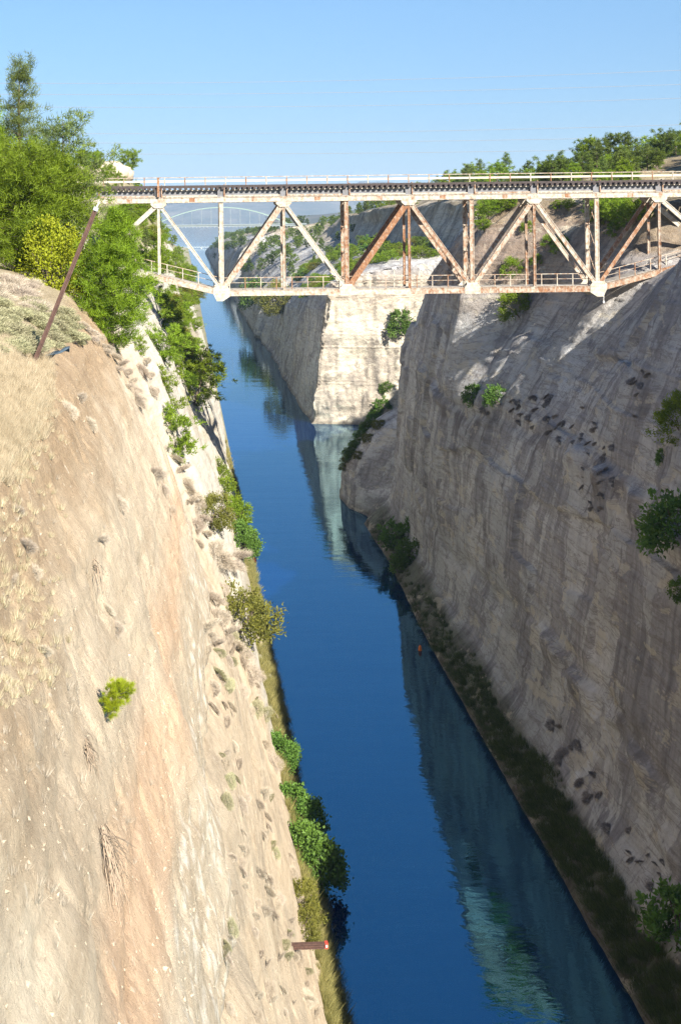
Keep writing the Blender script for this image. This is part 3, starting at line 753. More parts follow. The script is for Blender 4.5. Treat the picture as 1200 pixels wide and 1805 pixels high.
# abutments
for nm, xa, xb, lab in (('bridge_abutment', BX[0]-7, BX[0]+1.0, 'pale concrete abutment carrying the pine-side end of the truss railway bridge'),
                        ('bridge_abutment', BX[-1]-1.0, BX[-1]+9, 'pale concrete abutment carrying the end of the railway bridge on the shaded cliff')):
    r = empty(nm, ((xa+xb)/2, YN+2.3, 48)); tag(r, lab, 'abutment')
    sgn = 1 if xa < 0 else -1
    xs, xe = (xa, BX[0]-1.3) if sgn > 0 else (BX[-1]+1.6, xb)
    MB().box(xa, xb, YN-.9, YF+.9, 46, 54.94).build('bearing_seat', M['concrete'], r)
    MB().box(xs, xe, YN-.6, YF+.6, 54.943, 65.0).build('back_wall', M['concrete'], r)
# cable hanging under the last joint
hc = at(1063, 512, YN)
m = MB(); m.tube([hc + Vector((0, 0, .3)), hc + Vector((.03, 0, -.6)), hc + Vector((0, 0, -1.35))], [.035]*3, 5); m.box(hc.x-.10, hc.x+.10, hc.y-.1, hc.y+.1, hc.z-1.6, hc.z-1.35)
tag(m.build('hanging_cable', M['white_paint'], None, hc, hc), 'short white cable with a weight dangling under the joint of the truss bridge', 'cable')

# ------------------------------------------------------------------ arched bridge far down the canal
YA = 1200.0
ab = empty('arch_bridge', (30, YA, 50)); tag(ab, 'pale green tied arch bridge crossing the canal far beyond the truss bridge', 'bridge')
ax0, ax1 = -22.0, 84.0; zd = 53.4
dk = MB().box(ax0-8, ax1+14, YA, YA+9, zd-1.4, zd-.3).build('deck', M['far_paint'], ab)
MB().box(ax0-8, ax1+14, YA-.5, YA-.02, zd-.25, zd+.55).build('parapet', M['far_paint'], dk)
def az(x): q = (x - ax0)/(ax1 - ax0)*2 - 1; return zd + 13.8*(1 - q*q)
for yy in (YA+.4, YA+8.6):
    xs = np.linspace(ax0, ax1, 29)
    m = MB()
    for a, b in zip(xs[:-1], xs[1:]): m.bar((a, yy, az(a)), (b, yy, az(b)), .62, .7)
    ar = m.build('arch_rib', M['green_paint'], ab)
    for x in xs[2:-2:2]: MB().box(x-.08, x+.08, yy-.08, yy+.1, zd-.2, az(x)-.3).build('hanger', M['far_paint'], ar)
m = MB()
for x in np.linspace(ax0-6, ax1+10, 44): m.box(x-.18, x+.18, YA-.3, YA+9.2, zd-2.0, zd-1.41)
m.build('cross_beams', M['grey_paint'], ab)['kind'] = 'stuff'
for x in (ax0-6, ax1+8): MB().box(x-5, x+5, YA+.2, YA+8.8, 34, zd-2.05).build('abutment', M['concrete'], ab)
# low bridge at the canal mouth
YB = 2790.0
lb = empty('low_bridge', (24, YB, 0)); tag(lb, 'tiny low white bridge lying across the water at the far canal mouth', 'bridge')
MB().box(-22, 58, YB, YB+6, 1.2, 2.4).build('deck', M['grey_paint'], lb)
for x in np.linspace(-20, 56, 17): MB().box(x-.9, x+.9, YB-.4, YB-.02, 1.8, 4.2).build('post', M['far_paint'], lb)
for x in (-12, 12, 36, 52): MB().box(x-1.2, x+1.2, YB+.5, YB+5.5, -1, 1.18).build('pier', M['concrete'], lb)

# ------------------------------------------------------------------ leaning post, blue sheet, mooring post, buoys, power lines
def pole():
    b = hit(60, 640)[0]
    top = at(168, 372, b.y + .3); base = b + (b - top).normalized()*.5
    r = empty('leaning_post', b); tag(r, 'rust brown steel post leaning over the dry grass on the sunny cliff top', 'post')
    w = .17
    m = MB(); m.bar(base, top, .05, w, off=-w/2+.025); m.bar(base, top, .05, w, off=w/2-.025); m.bar(base, top, w-.1, .05)
    rust(m.build('shaft', M['rust'], r), .35)
    t = (top - base).normalized()
    MB().bar(top + t*.01, top + t*.16, .19, .19).build('cap', M['grey_paint'], r)
    MB().tube([top + t*.16, top + t*.30 + Vector((.02, 0, 0)), top + t*.38], [.03, .025, .015], 6).build('hook', M['white_paint'], r)
    return b
pole_base = pole()
b = hit(82, 632); p = b[0]
g = []
for i in range(9):
    for j in range(5):
        a, q = i/8, j/4
        g.append((a*1.05 - .1, (q-.5)*.5 + .25*a, .06 + .26*a*1.3 + .10*math.sin(a*7 + j*1.7) * (1 - abs(q-.5)) + .06*math.sin(j*2.2)))
fc = [(i*5+j, (i+1)*5+j, (i+1)*5+j+1, i*5+j+1) for i in range(8) for j in range(4)]
o = link('crumpled_sheet', mesh_np('crumpled_sheet', g, fc, M['blue_cloth'], True), None, p)
sm = o.modifiers.new('thick', 'SOLIDIFY'); sm.thickness = .025
tag(o, 'dark bluish crumpled sheet lying on bare soil next to the leaning post', 'sheet')
b = hit(516, 1668)[0]
e = at(574, 1666, b.y + 1.0)
r = empty('mooring_beam', b); tag(r, 'rusty steel beam sticking out over the water from the sunny bank', 'beam')
m = MB(); s_ = b + (b - e).normalized()*.8
m.bar(s_, e, .06, .34, off=.14); m.bar(s_, e, .06, .34, off=-.14); m.bar(s_, e, .22, .07)
rust(m.build('beam', M['rust'], r), .5)
MB().box(e.x-.06, e.x+.14, e.y-.2, e.y+.2, e.z-.16, e.z+.2).build('end_lamp', M['red'], r)
MB().box(e.x-.02, e.x+.10, e.y-.25, e.y-.203, e.z-.03, e.z+.10).build('lens', M['white_paint'], r)
def wpoint(u, v):
    d_ = ray(u, v); return Vector((0, 0, CAM_Z)) + d_ * (-CAM_Z / d_.z)
p = wpoint(740, 1147)
m = MB(); m.tube([p + Vector((0, 0, -.3)), p + Vector((0, 0, .1)), p + Vector((0, 0, .55)), p + Vector((0, 0, .8))], [.15, .27, .22, .05], 10)
tag(m.build('buoy', M['orange'], None, p, p), 'small orange buoy floating in the dark water by the shaded cliff', 'buoy')
p = wpoint(449, 990)
m = MB(); m.tube([p + Vector((0, 0, -.3)), p + Vector((0, 0, .1)), p + Vector((0, 0, .6)), p + Vector((0, 0, .9))], [.2, .36, .3, .05], 10)
tag(m.build('buoy', M['red'], None, p, p), 'small red buoy on the water beside the sunny bank bushes', 'buoy')
for i, (v0, v1, vm) in enumerate(((140, 98, 148), (160, 128, 168), (180, 152, 192), (228, 200, 238), (246, 226, 254), (264, 246, 274))):
    y = 330 + 9*(i % 3)
    pts = []
    for k in range(33):
        q = k/32; u = -500 + 2200*q
        vv = v0 + (v1 - v0)*q + (vm - (v0+v1)/2)*4*q*(1-q)*.8
        pts.append(at(u, vv, y))
    m = MB(); m.tube(pts, [.045]*33, 4)
    tag(m.build('power_line', M['cable'], None, pts[16], pts[16]), 'thin power line hanging across the sky above the bridge', 'power line', 'power lines across the sky')

# ------------------------------------------------------------------ plants: prototypes
def blades(cent, dirs, L, W, rng, quad=False, curl=0.0):
    """leaf-sized blades at CENT pointing along DIRS"""
    n = len(cent)
    d_ = dirs / (np.linalg.norm(dirs, axis=1, keepdims=True) + 1e-9)
    r = rng.normal(size=(n, 3)); s = np.cross(d_, r); s /= np.linalg.norm(s, axis=1, keepdims=True) + 1e-9
    L = L * rng.uniform(.7, 1.25, (n, 1)); W = W * rng.uniform(.8, 1.2, (n, 1))
    if quad:
        mid = cent + d_*L*.45; up = np.cross(s, d_) * curl * L
        V = np.stack([cent, mid + s*W*.5 + up, cent + d_*L, mid - s*W*.5 + up], 1)
        F = np.arange(n*4).reshape(n, 4)
    else:
        V = np.stack([cent - s*W*.5, cent + s*W*.5, cent + d_*L], 1); F = np.arange(n*3).reshape(n, 3)
    return V.reshape(-1, 3), F

def pine_proto(seed, H, R, mat, env, nbr=46, nclump=7, nleaf=26, L=.34, W=.05, lo=.12, tilt=.35, bare=.35, quad=False):
    rng = np.random.default_rng(seed)
    tr = MB(); n = 8; wob = rng.normal(0, .10*H/8, (n, 2)).cumsum(0) * .5; wob[0] = 0
    pts = [Vector((wob[i, 0], wob[i, 1], H*.97*i/(n-1) - (.5 if i == 0 else 0))) for i in range(n)]
    tr.tube(pts, [max(.018*H*(1 - i/(n-1))**.8, .02) for i in range(n)], 7)
    C, Dv, T = [], [], []
    for i in range(nbr):
        q = (i + .5)/nbr; h = lo + (1 - lo)*q**.9
        base = np.array([np.interp(h*.97, np.linspace(0, .97, n), wob[:, 0]), np.interp(h*.97, np.linspace(0, .97, n), wob[:, 1]), h*H*.97])
        az_ = i*2.39996 + rng.normal(0, .35); ln = R*env(h)*rng.uniform(.62, 1.18)
        out = np.array([math.cos(az_), math.sin(az_), tilt + rng.normal(0, .12)])
        p_end = base + out*ln
        mid = (base + p_end)/2 + np.array([0, 0, -.06*ln])
        tr.tube([base, mid, p_end], [.012*H*(1.05-h)*.5 + .012, .014, .006], 4)
        nc = max(2, int(nclump*(.5 + .5*env(h))))
        for j in range(nc):
            s = bare + (1 - bare)*((j + rng.uniform(0, 1))/nc)
            p_ = base*(1-s)**2 + 2*s*(1-s)*mid + s*s*p_end + rng.normal(0, 1, 3)*np.array([.16, .16, .11])*R*(.45 + .5*s)
            tone = np.clip(.25 + .55*s + rng.normal(0, .16), 0, 1)
            k = int(nleaf*rng.uniform(.7, 1.3))
            C.append(p_ + rng.normal(0, .055*R, (k, 3))*np.array([1, 1, .75]))
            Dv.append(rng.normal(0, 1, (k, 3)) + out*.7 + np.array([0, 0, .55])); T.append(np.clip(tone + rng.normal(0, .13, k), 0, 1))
    C, Dv, T = np.concatenate(C), np.concatenate(Dv), np.concatenate(T)
    V, Fc = blades(C, Dv, L, W, rng, quad)
    return tr.mesh('trunk', M['bark']), mesh_np('crown', V, Fc, mat, False, None, T), H

def bush_proto(seed, R, Hh, mat, nclump=120, nleaf=26, L=.16, W=.09, quad=True, fill=.55, lump=.28, stems=6):
    """broad-leaved shrub: leaf clumps through a lumpy dome"""
    rng = np.random.default_rng(seed); st = MB()
    for i in range(stems):
        a = rng.uniform(0, 6.28); e = np.array([math.cos(a)*R*.6, math.sin(a)*R*.6, Hh*rng.uniform(.55, .85)])
        st.tube([(0, 0, -.3), e*.5 + rng.normal(0, .06*R, 3), e], [.03*R, .02*R, .008*R], 5)
    C, Dv, T = [], [], []
    lobes = rng.normal(size=(9, 3)); lobes[:, 2] = np.abs(lobes[:, 2]); lobes /= np.linalg.norm(lobes, axis=1, keepdims=True)
    for i in range(nclump):
        d_ = rng.normal(size=3); d_[2] = abs(d_[2])*1.1 - .12; d_ /= np.linalg.norm(d_)
        rad = (fill + (1-fill)*rng.uniform(0, 1)**.5) * (1 - lump + lump*1.6*max((lobes @ d_).max()**4, 0))
        p_ = d_*rad*np.array([R, R, Hh])
        k = int(nleaf*rng.uniform(.7, 1.3))
        C.append(p_ + rng.normal(0, .085*R, (k, 3))); Dv.append(rng.normal(0, 1, (k, 3)) + d_*.8 + np.array([0, 0, .3]))
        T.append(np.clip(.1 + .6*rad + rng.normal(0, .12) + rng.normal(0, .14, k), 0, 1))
    C, Dv, T = np.concatenate(C), np.concatenate(Dv), np.concatenate(T)
    V, Fc = blades(C, Dv, L, W, rng, quad, .12)
    return st.mesh('stems', M['bark']), mesh_np('foliage', V, Fc, mat, False, None, T), Hh

def dry_proto(seed, R, Hh, mat, n=1500, L=.3, W=.016):
    """low twiggy cushion"""
    rng = np.random.default_rng(seed)
    d_ = rng.normal(size=(n, 3)); d_[:, 2] = np.abs(d_[:, 2])*.9 + .03; d_ /= np.linalg.norm(d_, axis=1, keepdims=True)
    lob = rng.normal(size=(7, 3)); lob[:, 2] = np.abs(lob[:, 2]); lob /= np.linalg.norm(lob, axis=1, keepdims=True)
    rad = rng.uniform(.25, 1, n)**.6 * (.68 + .42*np.max(d_ @ lob.T, 1)**3)
    C = d_*rad[:, None]*np.array([R, R, Hh])*.85
    V, Fc = blades(C, d_ + rng.normal(0, .45, (n, 3)), L, W, rng)
    return mesh_np('dry_shrub', V, Fc, mat, False, None, np.clip(.15 + .6*rad + rng.normal(0, .2, n), 0, 1)), Hh

def tuft_proto(seed, mat, n=90, R=.16, Hh=.6, W=.014):
    rng = np.random.default_rng(seed)
    a = rng.uniform(0, 6.28, n); q = rng.uniform(0, 1, n)
    C = np.stack([np.cos(a)*q*R, np.sin(a)*q*R, np.zeros(n)-.04], 1)
    D_ = np.stack([np.cos(a)*q*.8, np.sin(a)*q*.8, np.full(n, 1.0)], 1) + rng.normal(0, .16, (n, 3))
    V, Fc = blades(C, D_, Hh, W, rng)
    return mesh_np('grass_tuft', V, Fc, mat, False, None, rng.uniform(0, 1, n)), Hh

cone = lambda h: max(.10, (1 - h)**.75) * min(1, .55 + h*1.6)
dome = lambda h: max(.15, math.sqrt(max(0, 1 - ((h - .45)/.57)**2)))
umb = lambda h: max(.1, math.sqrt(max(0, 1 - ((h - .70)/.36)**2)))
spire = lambda h: max(.14, 1.05*(1 - h)**.8 + .05)
BIG = dict(
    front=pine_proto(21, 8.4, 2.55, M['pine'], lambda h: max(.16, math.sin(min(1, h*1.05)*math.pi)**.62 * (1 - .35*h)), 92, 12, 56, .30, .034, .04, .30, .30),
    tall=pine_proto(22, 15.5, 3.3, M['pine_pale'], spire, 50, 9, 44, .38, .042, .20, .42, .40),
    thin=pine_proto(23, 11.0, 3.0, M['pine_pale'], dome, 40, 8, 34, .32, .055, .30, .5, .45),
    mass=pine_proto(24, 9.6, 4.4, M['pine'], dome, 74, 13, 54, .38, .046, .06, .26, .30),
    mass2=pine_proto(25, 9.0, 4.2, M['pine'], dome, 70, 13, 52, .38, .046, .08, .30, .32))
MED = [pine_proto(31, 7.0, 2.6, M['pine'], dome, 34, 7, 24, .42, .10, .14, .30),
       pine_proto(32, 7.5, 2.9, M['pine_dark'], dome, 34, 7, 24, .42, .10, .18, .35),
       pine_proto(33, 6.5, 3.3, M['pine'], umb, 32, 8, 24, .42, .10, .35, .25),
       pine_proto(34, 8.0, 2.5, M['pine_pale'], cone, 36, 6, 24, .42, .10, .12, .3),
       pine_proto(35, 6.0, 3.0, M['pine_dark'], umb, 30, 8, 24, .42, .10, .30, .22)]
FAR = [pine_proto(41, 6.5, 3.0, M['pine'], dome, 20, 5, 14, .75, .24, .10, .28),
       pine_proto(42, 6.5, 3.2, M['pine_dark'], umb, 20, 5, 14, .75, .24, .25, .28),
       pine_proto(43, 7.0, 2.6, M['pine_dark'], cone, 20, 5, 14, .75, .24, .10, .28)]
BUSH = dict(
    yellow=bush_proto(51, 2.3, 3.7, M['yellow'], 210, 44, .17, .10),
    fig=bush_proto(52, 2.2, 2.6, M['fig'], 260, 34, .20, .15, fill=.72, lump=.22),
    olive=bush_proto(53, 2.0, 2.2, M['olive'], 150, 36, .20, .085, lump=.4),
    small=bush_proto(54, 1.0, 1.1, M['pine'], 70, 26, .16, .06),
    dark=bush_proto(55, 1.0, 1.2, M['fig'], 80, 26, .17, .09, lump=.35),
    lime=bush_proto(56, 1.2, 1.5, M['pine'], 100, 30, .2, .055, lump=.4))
DRY_SHADED = [dry_proto(64, 1.0, .8, M['dead'], 900, .42, .055), dry_proto(65, 1.0, .65, M['dead'], 800, .38, .06)]
DRY = [dry_proto(61, 1.0, .72, M['dry'], 2600), dry_proto(62, 1.0, .62, M['dry'], 2200, .26), dry_proto(63, 1.0, .85, M['sage'], 2400, .17, .035)]
TUFT = [tuft_proto(71, M['straw']), tuft_proto(72, M['straw'], 70, .2, .45), tuft_proto(73, M['reed'], 80, .25, .9, .03)]

vr = random.Random(17)
def tree(name, proto, p, H, label, cat='tree', group=None, lean=(0, 0), sx=1.0, rz=None, parts=('trunk', 'crown')):
    k = H / proto[2]
    t = link(name, None, None, p, (lean[0], lean[1], vr.uniform(0, 6.28) if rz is None else rz), (k*sx, k*sx, k))
    tag(t, label, cat, group)
    link(parts[0], proto[0], t); link(parts[1], proto[1], t)
    return t
def bush(proto, p, H, label, group=None, lean=(0, 0), sx=1.0):
    return tree('shrub', proto, p, H, label, 'shrub', group, lean, sx, None, ('stems', 'foliage'))
def dry(proto, p, r, label, group=None, name='dry_shrub', flat=1.0, lean=(0, 0)):
    o = link(name, proto[0], None, p, (lean[0], lean[1], vr.uniform(0, 6.28)), (r, r, r*flat))
    return tag(o, label, 'shrub', group)

# ---- the big trees on the sunny cliff top
def gz(x, y, dz=-.15):
    g_ = ground(x, y); return Vector((x, y, (g_.z if g_ else 55) + dz))
pb = hit(205, 598)[0]
tree('pine_tree', BIG['front'], Vector((-4.3, 95, gz(-4.6, 95).z - .6)), 9.0, 'dense bright green young pine leaning over the cliff edge behind the leaning post', lean=(0, .06), sx=1.02, rz=.6)
def top_at(kind, x, y, v, label, rz, sx=1.0):
    p = gz(x, y); zt_ = CAM_Z + (V0 - v)*y/F_PX - .012*x
    return tree('pine_tree', BIG[kind], p, zt_ - p.z, label, rz=rz, sx=sx)
top_at('tall', -11.6, 109, 97, 'tall open pine with a thin spire top standing above all other trees', 1.1, .95)
top_at('thin', -8.0, 104, 208, 'loose feathery pine with a see-through top next to the bridge end', 2.2, .95)
top_at('mass', -10.2, 102, 262, 'broad dark pine in front of the tall spire pine above the yellow shrub', .2, 1.1)
top_at('mass2', -13.6, 108, 240, 'broad pine at the picture edge behind the grey twiggy bush', 4.1, 1.05)
top_at('mass2', -9.0, 105, 285, 'rounded pine right of the broad dark pine, by the loose feathery pine', 5.2, .9)
top_at('mass', -16.5, 116, 200, 'broad pine furthest back at the left picture border', 3.3)
bush(BUSH['yellow'], gz(-8.0, 98), 4.1, 'yellow green leafy shrub behind the leaning post beside the dense young pine', sx=1.05)
bush(BUSH['yellow'], gz(-6.1, 97), 2.5, 'small yellow green shrub filling the gap between the yellow shrub and dense pine')
# ---- mounds of grey twiggy shrub and sage on the cliff top
for u, v, r_, kind, lab in [
    (20, 475, 2.4, 1, 'large grey brown twiggy bush at the picture edge below the broad pines'),
    (8, 440, 2.0, 0, 'grey brown bare bush behind the large twiggy bush'),
    (95, 505, 1.3, 0, 'lilac grey cushion shrub on the crest below the yellow shrub'),
    (35, 520, 1.5, 1, 'wide lilac grey cushion shrub on the crest near the picture edge'),
    (128, 518, .9, 0, 'small grey cushion shrub at the cliff brink left of the dense pine'),
    (60, 545, 1.4, 0, 'flat grey shrub between the crest cushions and the sage mats'),
    (90, 575, 1.3, 2, 'grey green sage mat behind the leaning post'),
    (30, 590, 1.4, 2, 'grey green sage mat at the picture edge above the straw grass'),
    (120, 592, .9, 2, 'small sage mat just right of the leaning post'),
    (60, 610, 1.1, 2, 'sage mat directly left of the leaning post'),
    (185, 620, .8, 0, 'grey shrub hanging on the brink under the dense pine'),
    (160, 598, .7, 0, 'small grey shrub on the brink beside the bare soil'),
    (205, 650, .8, 1, 'grey shrub spilling down the cliff below the dense pine'),
    (225, 680, .7, 1, 'lowest grey shrub of the row spilling below the dense pine')]:
    h_ = hit(u, v)
    if h_: dry(DRY[kind], h_[0] - Vector((0, 0, .1)), r_*(.72 if kind == 2 else .8), lab, flat=.75)
for i in range(150):
    u, v = vr.uniform(-60, 150), vr.uniform(486, 618)
    if u > 60 + (v - 490)*.9: continue
    h_ = hit(u, v)
    if not h_: continue
    if v > 535 + vr.uniform(-15, 15): dry(DRY[2], h_[0] - Vector((0, 0, .1)), vr.uniform(.5, 1.1), 'grey green sage mat among others behind the leaning post', 'sage mats on the cliff top', 'sage_shrub', .6)
    else: dry(DRY[vr.choice([0, 0, 1])], h_[0] - Vector((0, 0, .1)), vr.uniform(.5, 1.1), 'low lilac grey cushion shrub among others on the cliff crest', 'cushion shrubs on the cliff crest', flat=.75)
# ---- small dry plants clinging to the sunny face
face_px = [(158, 748), (210, 888), (272, 838), (287, 862), (240, 705), (300, 905), (176, 958), (190, 1075), (205, 1110), (120, 725), (140, 705), (30, 905), (42, 965), (20, 1030), (75, 1150), (60, 1010),
           (250, 655), (268, 690), (330, 860), (335, 890), (345, 930), (350, 960)]
for i, (u, v) in enumerate(face_px):
    h_ = hit(u, v)
    if h_:
        s_ = h_[0].y/2700*vr.uniform(16, 27)
        dry(DRY[i % 2], h_[0], s_, 'small dry grey plant clinging to the sunny cliff face', 'dry plants on the sunny face', flat=.7, lean=(0, .8))
for i in range(120):
    v = vr.uniform(1020, 1800); q = (v - 1020)/780
    u = vr.uniform(355 + 45*q, 455 + 105*q)
    h_ = hit(u, v)
    if h_ and h_[0].x < 11: dry(DRY[vr.choice([0, 1, 1, 2])], h_[0] - h_[1]*.1, h_[0].y/2700*vr.uniform(8, 22), 'pale dry shrub on the slanting lower part of the sunny face', 'dry shrubs on the lower sunny slope', flat=vr.uniform(.35, .6), lean=(0, 1.0))
# dead brush and roots under the sapling
def brush(u, v, n, spread, drop, label):
    h_ = hit(u, v); p = h_[0]; m = MB(); rg = random.Random(int(u))
    for i in range(n):
        a = p + Vector((rg.uniform(0, .1), rg.gauss(0, spread*.35), rg.uniform(-.1, .25)))
        q = a.copy(); pts = [a]; dv = Vector((rg.uniform(.1, .45), rg.gauss(0, .5), -rg.uniform(.3, 1)))
        for k in range(4):
            q = q + dv*drop/4*rg.uniform(.5, 1.2) + Vector((rg.gauss(0, .03), rg.gauss(0, .10), 0)); pts.append(q.copy()); dv = dv + Vector((-.02, rg.gauss(0, .25), -.15))
        m.tube(pts, [.012, .010, .008, .006, .004], 3)
    tag(m.build('dead_brush', M['dead_twig'], None, p, p), label, 'dead brush')
brush(150, 1325, 46, .7, .75, 'dry rootlets hanging on the pale face below the lone sapling')
brush(178, 1480, 60, .7, 1.7, 'long trailing dead brush low on the pale face under the sapling roots')
brush(165, 1000, 22, .8, 1.0, 'thin dead twigs on the pale face above the lone sapling')
h_ = hit(186, 1270)
t = tree('pine_sapling', pine_proto(81, 2.0, .62, M['yellow'], lambda h: .5 + .5*math.sin(h*3), 30, 7, 60, .26, .014, .10, .9, .5), h_[0], h_[0].y/2700*70, 'lone bright green pine sapling growing out of the sunny cliff face', cat='sapling', lean=(-.1, .42))
# ---- trees hanging on the pale wall beyond the leaning post, nearest first
hang = [(258, 640, 46, 'pine', 'lime shrub on the white rock just below the dense young pine'),
        (318, 740, 96, 'pine', 'bright pine hanging over the water on the pale wall below the bridge'),
        (345, 722, 100, 'pine', 'spreading pine branch tree reaching furthest over the blue water'),
        (325, 815, 100, 'pine', 'drooping bright pine below the spreading one on the pale wall'),
        (370, 925, 66, 'olive', 'dark olive shrub against the white rock strip above the water'),
        (296, 650, 70, 'pine', 'pine on the white rock between the bridge joint and the hanging pines')]
for u, v, s_, kind, lab in hang:
    h_ = hit(u, v)
    if not h_: continue
    H = s_*h_[0].y/2700*(.8 if kind == 'olive' else 1)
    if kind == 'olive': bush(BUSH['olive'], h_[0], H*.9, lab, lean=(0, .35))
    else: tree('pine_tree', MED[0 if s_ > 70 else 2], h_[0] - Vector((.6, 0, .4)), H*1.12, lab, lean=(0, .38), sx=1.15)
n_ = m_ = 0
for i in range(700):
    v = vr.uniform(366, 690)
    lo = np.interp(v, [366, 430, 480, 560, 690], [205, 252, 262, 285, 302]); hi = np.interp(v, [366, 430, 480, 560, 690], [300, 322, 336, 345, 352])
    u = vr.uniform(lo, hi); h_ = hit(u, v)
    if not h_ or not 203 < h_[0].y < 1300: continue
    lean_ = (0, vr.uniform(.1, .4))
    if vr.random() < .5 and n_ < 60:
        tree('pine_tree', vr.choice((MED[0], MED[0], MED[2])), h_[0] - Vector((.4, 0, .5)), vr.uniform(16, 32)*h_[0].y/2700 + .4, 'one of the bright pines crowding the sunny wall beneath and behind the truss bridge', 'tree', 'pines on the sunny wall beyond the bridge', lean=lean_, sx=1.2); n_ += 1
    elif m_ < 75:
        bush(BUSH[vr.choice(['lime', 'lime', 'small', 'olive'])], h_[0] - Vector((.2, 0, .2)), vr.uniform(10, 22)*h_[0].y/2700, 'low bright bush between the pines on the sunny wall beyond the bridge', 'bushes on the sunny wall beyond the bridge', lean=lean_, sx=1.4); m_ += 1
for (u, v), w in [((145, 578), .5), ((160, 590), .5), ((172, 603), .55), ((186, 618), .6), ((200, 632), .6), ((212, 646), .6), ((222, 660), .6), ((230, 676), .6), ((238, 690), .55), ((247, 706), .5), ((256, 640), .5), ((264, 662), .5), ((272, 690), .5),
                  ((308, 812), .7), ((318, 832), .7), ((328, 852), .75), ((338, 874), .8), ((346, 896), .8), ((352, 918), .8), ((360, 945), .8), ((372, 972), 1.0), ((386, 988), 1.2), ((402, 996), 1.2), ((416, 990), 1.1), ((428, 975), .9),
                  ((372, 1060), 1.0), ((384, 1092), 1.1), ((398, 1120), 1.2), ((412, 1140), 1.1), ((360, 1110), .9), ((374, 1140), 1.0), ((425, 1160), 1.0), ((438, 1190), .9)]:
    h_ = hit(u, v)
    if h_ and h_[0].x < 12: dry(DRY[vr.choice([0, 1])], h_[0] - h_[1]*.15, w*vr.uniform(.8, 1.2)*max(1, h_[0].y/95), 'grey twiggy shrub in the band of brush along the edge of the sunny cliff', 'grey brush along the sunny cliff edge', flat=.7, lean=(0, .5))
# ---- bushes along the sunny shore
shore = [(497, 1338, 46, 'fig', 'small leafy green bush on the shore above the big round bush'),
         (525, 1450, 62, 'fig', 'upper half of the big dark green bush hanging over the blue water'),
         (537, 1535, 80, 'fig', 'big round dark green bush low on the sunny shore'),
         (512, 1420, 40, 'fig', 'narrow green bush squeezed behind the big dark green bush'),
         (528, 1600, 56, 'olive', 'olive yellow bush directly below the big round bush'),
         (538, 1645, 50, 'olive', 'olive yellow bush beside the rusty beam'),
         (422, 1112, 80, 'olive', 'olive brown tree-like bush alone on the sunny shore halfway up'),
         (440, 1085, 44, 'olive', 'thin olive bush leaning over the water beside the tree-like bush'),
         (424, 965, 46, 'fig', 'dark green bush at the near end of the lime shore bushes'),
         (410, 918, 44, 'lime', 'lime green bush next to the dark green shore bush'),
         (399, 876, 36, 'lime', 'lime green bush in the middle of the shore row'),
         (389, 838, 32, 'lime', 'lime green bush at the far end of the shore row')]
for u, v, s_, kind, lab in shore:
    d_ = ray(u, v); h_ = hit(u, v)
    p = h_[0] if h_ else wpoint(u, v)
    if p.x > 12: p = p + Vector((11.6 - p.x, 0, .6))
    bush(BUSH[kind], p - Vector((.5, 0, .5)), s_*p.y/2700*(1.0 if kind == 'fig' else .95), lab, lean=(0, .2), sx=1.05)
# ---- plateau behind the bridge on the sunny side
rk = gz(-13.2, 278, 0)
def boulder(name, p, s, mat, seed, label, cat='rock', group=None):
    rng = np.random.default_rng(seed); V = []; Fc = []
    nu, nv = 18, 11
    for j in range(nv):
        for i in range(nu):
            th, ph = 2*math.pi*i/nu, math.pi*j/(nv-1)
            V.append((math.cos(th)*math.sin(ph), math.sin(th)*math.sin(ph), math.cos(ph)))
    V = np.array(V); r = 1 + .30*fbm(V[:, 0]*1.6 + seed, V[:, 1]*1.6, V[:, 2]*1.6, 3, seed, True)
    V = V*r[:, None]; V = np.sign(V)*np.abs(V)**.8*np.array(s)
    for j in range(nv-1):
        for i in range(nu): Fc.append((j*nu+i, j*nu+(i+1) % nu, (j+1)*nu+(i+1) % nu, (j+1)*nu+i))
    o = link(name, mesh_np(name, V, np.array(Fc)[:, ::-1], mat, True), None, p); tag(o, label, cat, group); return o
boulder('rock_outcrop', rk + Vector((-1, 0, -.3)), (4.6, 3.0, 1.9), M['pale_rock'], 3, 'pale rock outcrop on the skyline left of the bridge railing')
boulder('rock_outcrop', rk + Vector((2.2, 1, -.8)), (2.2, 2.4, 1.4), M['pale_rock'], 9, 'smaller pale rock beside the skyline outcrop under the round tree')
tree('round_tree', MED[2], gz(-9.6, 284), 5.4, 'round topped tree on the skyline right of the pale outcrop', rz=1.0)
for i in range(34):
    y = 206 + 190*vr.random()**1.4; x = -(4.5 + 24*vr.random()**1.3)
    p = gz(x, y)
    tree('pine_tree', vr.choice((MED[0], MED[2], MED[3])), p, vr.uniform(2.0, 4.4) if y < 300 else vr.uniform(3, 5), 'pine or bush on the sunny plateau behind the end of the truss bridge', 'tree', 'trees on the sunny plateau behind the bridge')
for i in range(14):
    y = vr.uniform(430, 1500); x = -vr.uniform(2, 40)
    tree('pine_tree', vr.choice(FAR), gz(x, y), vr.uniform(3.5, 6.5), 'distant pine on the far sunny bank', 'tree', 'distant pines on the sunny bank')
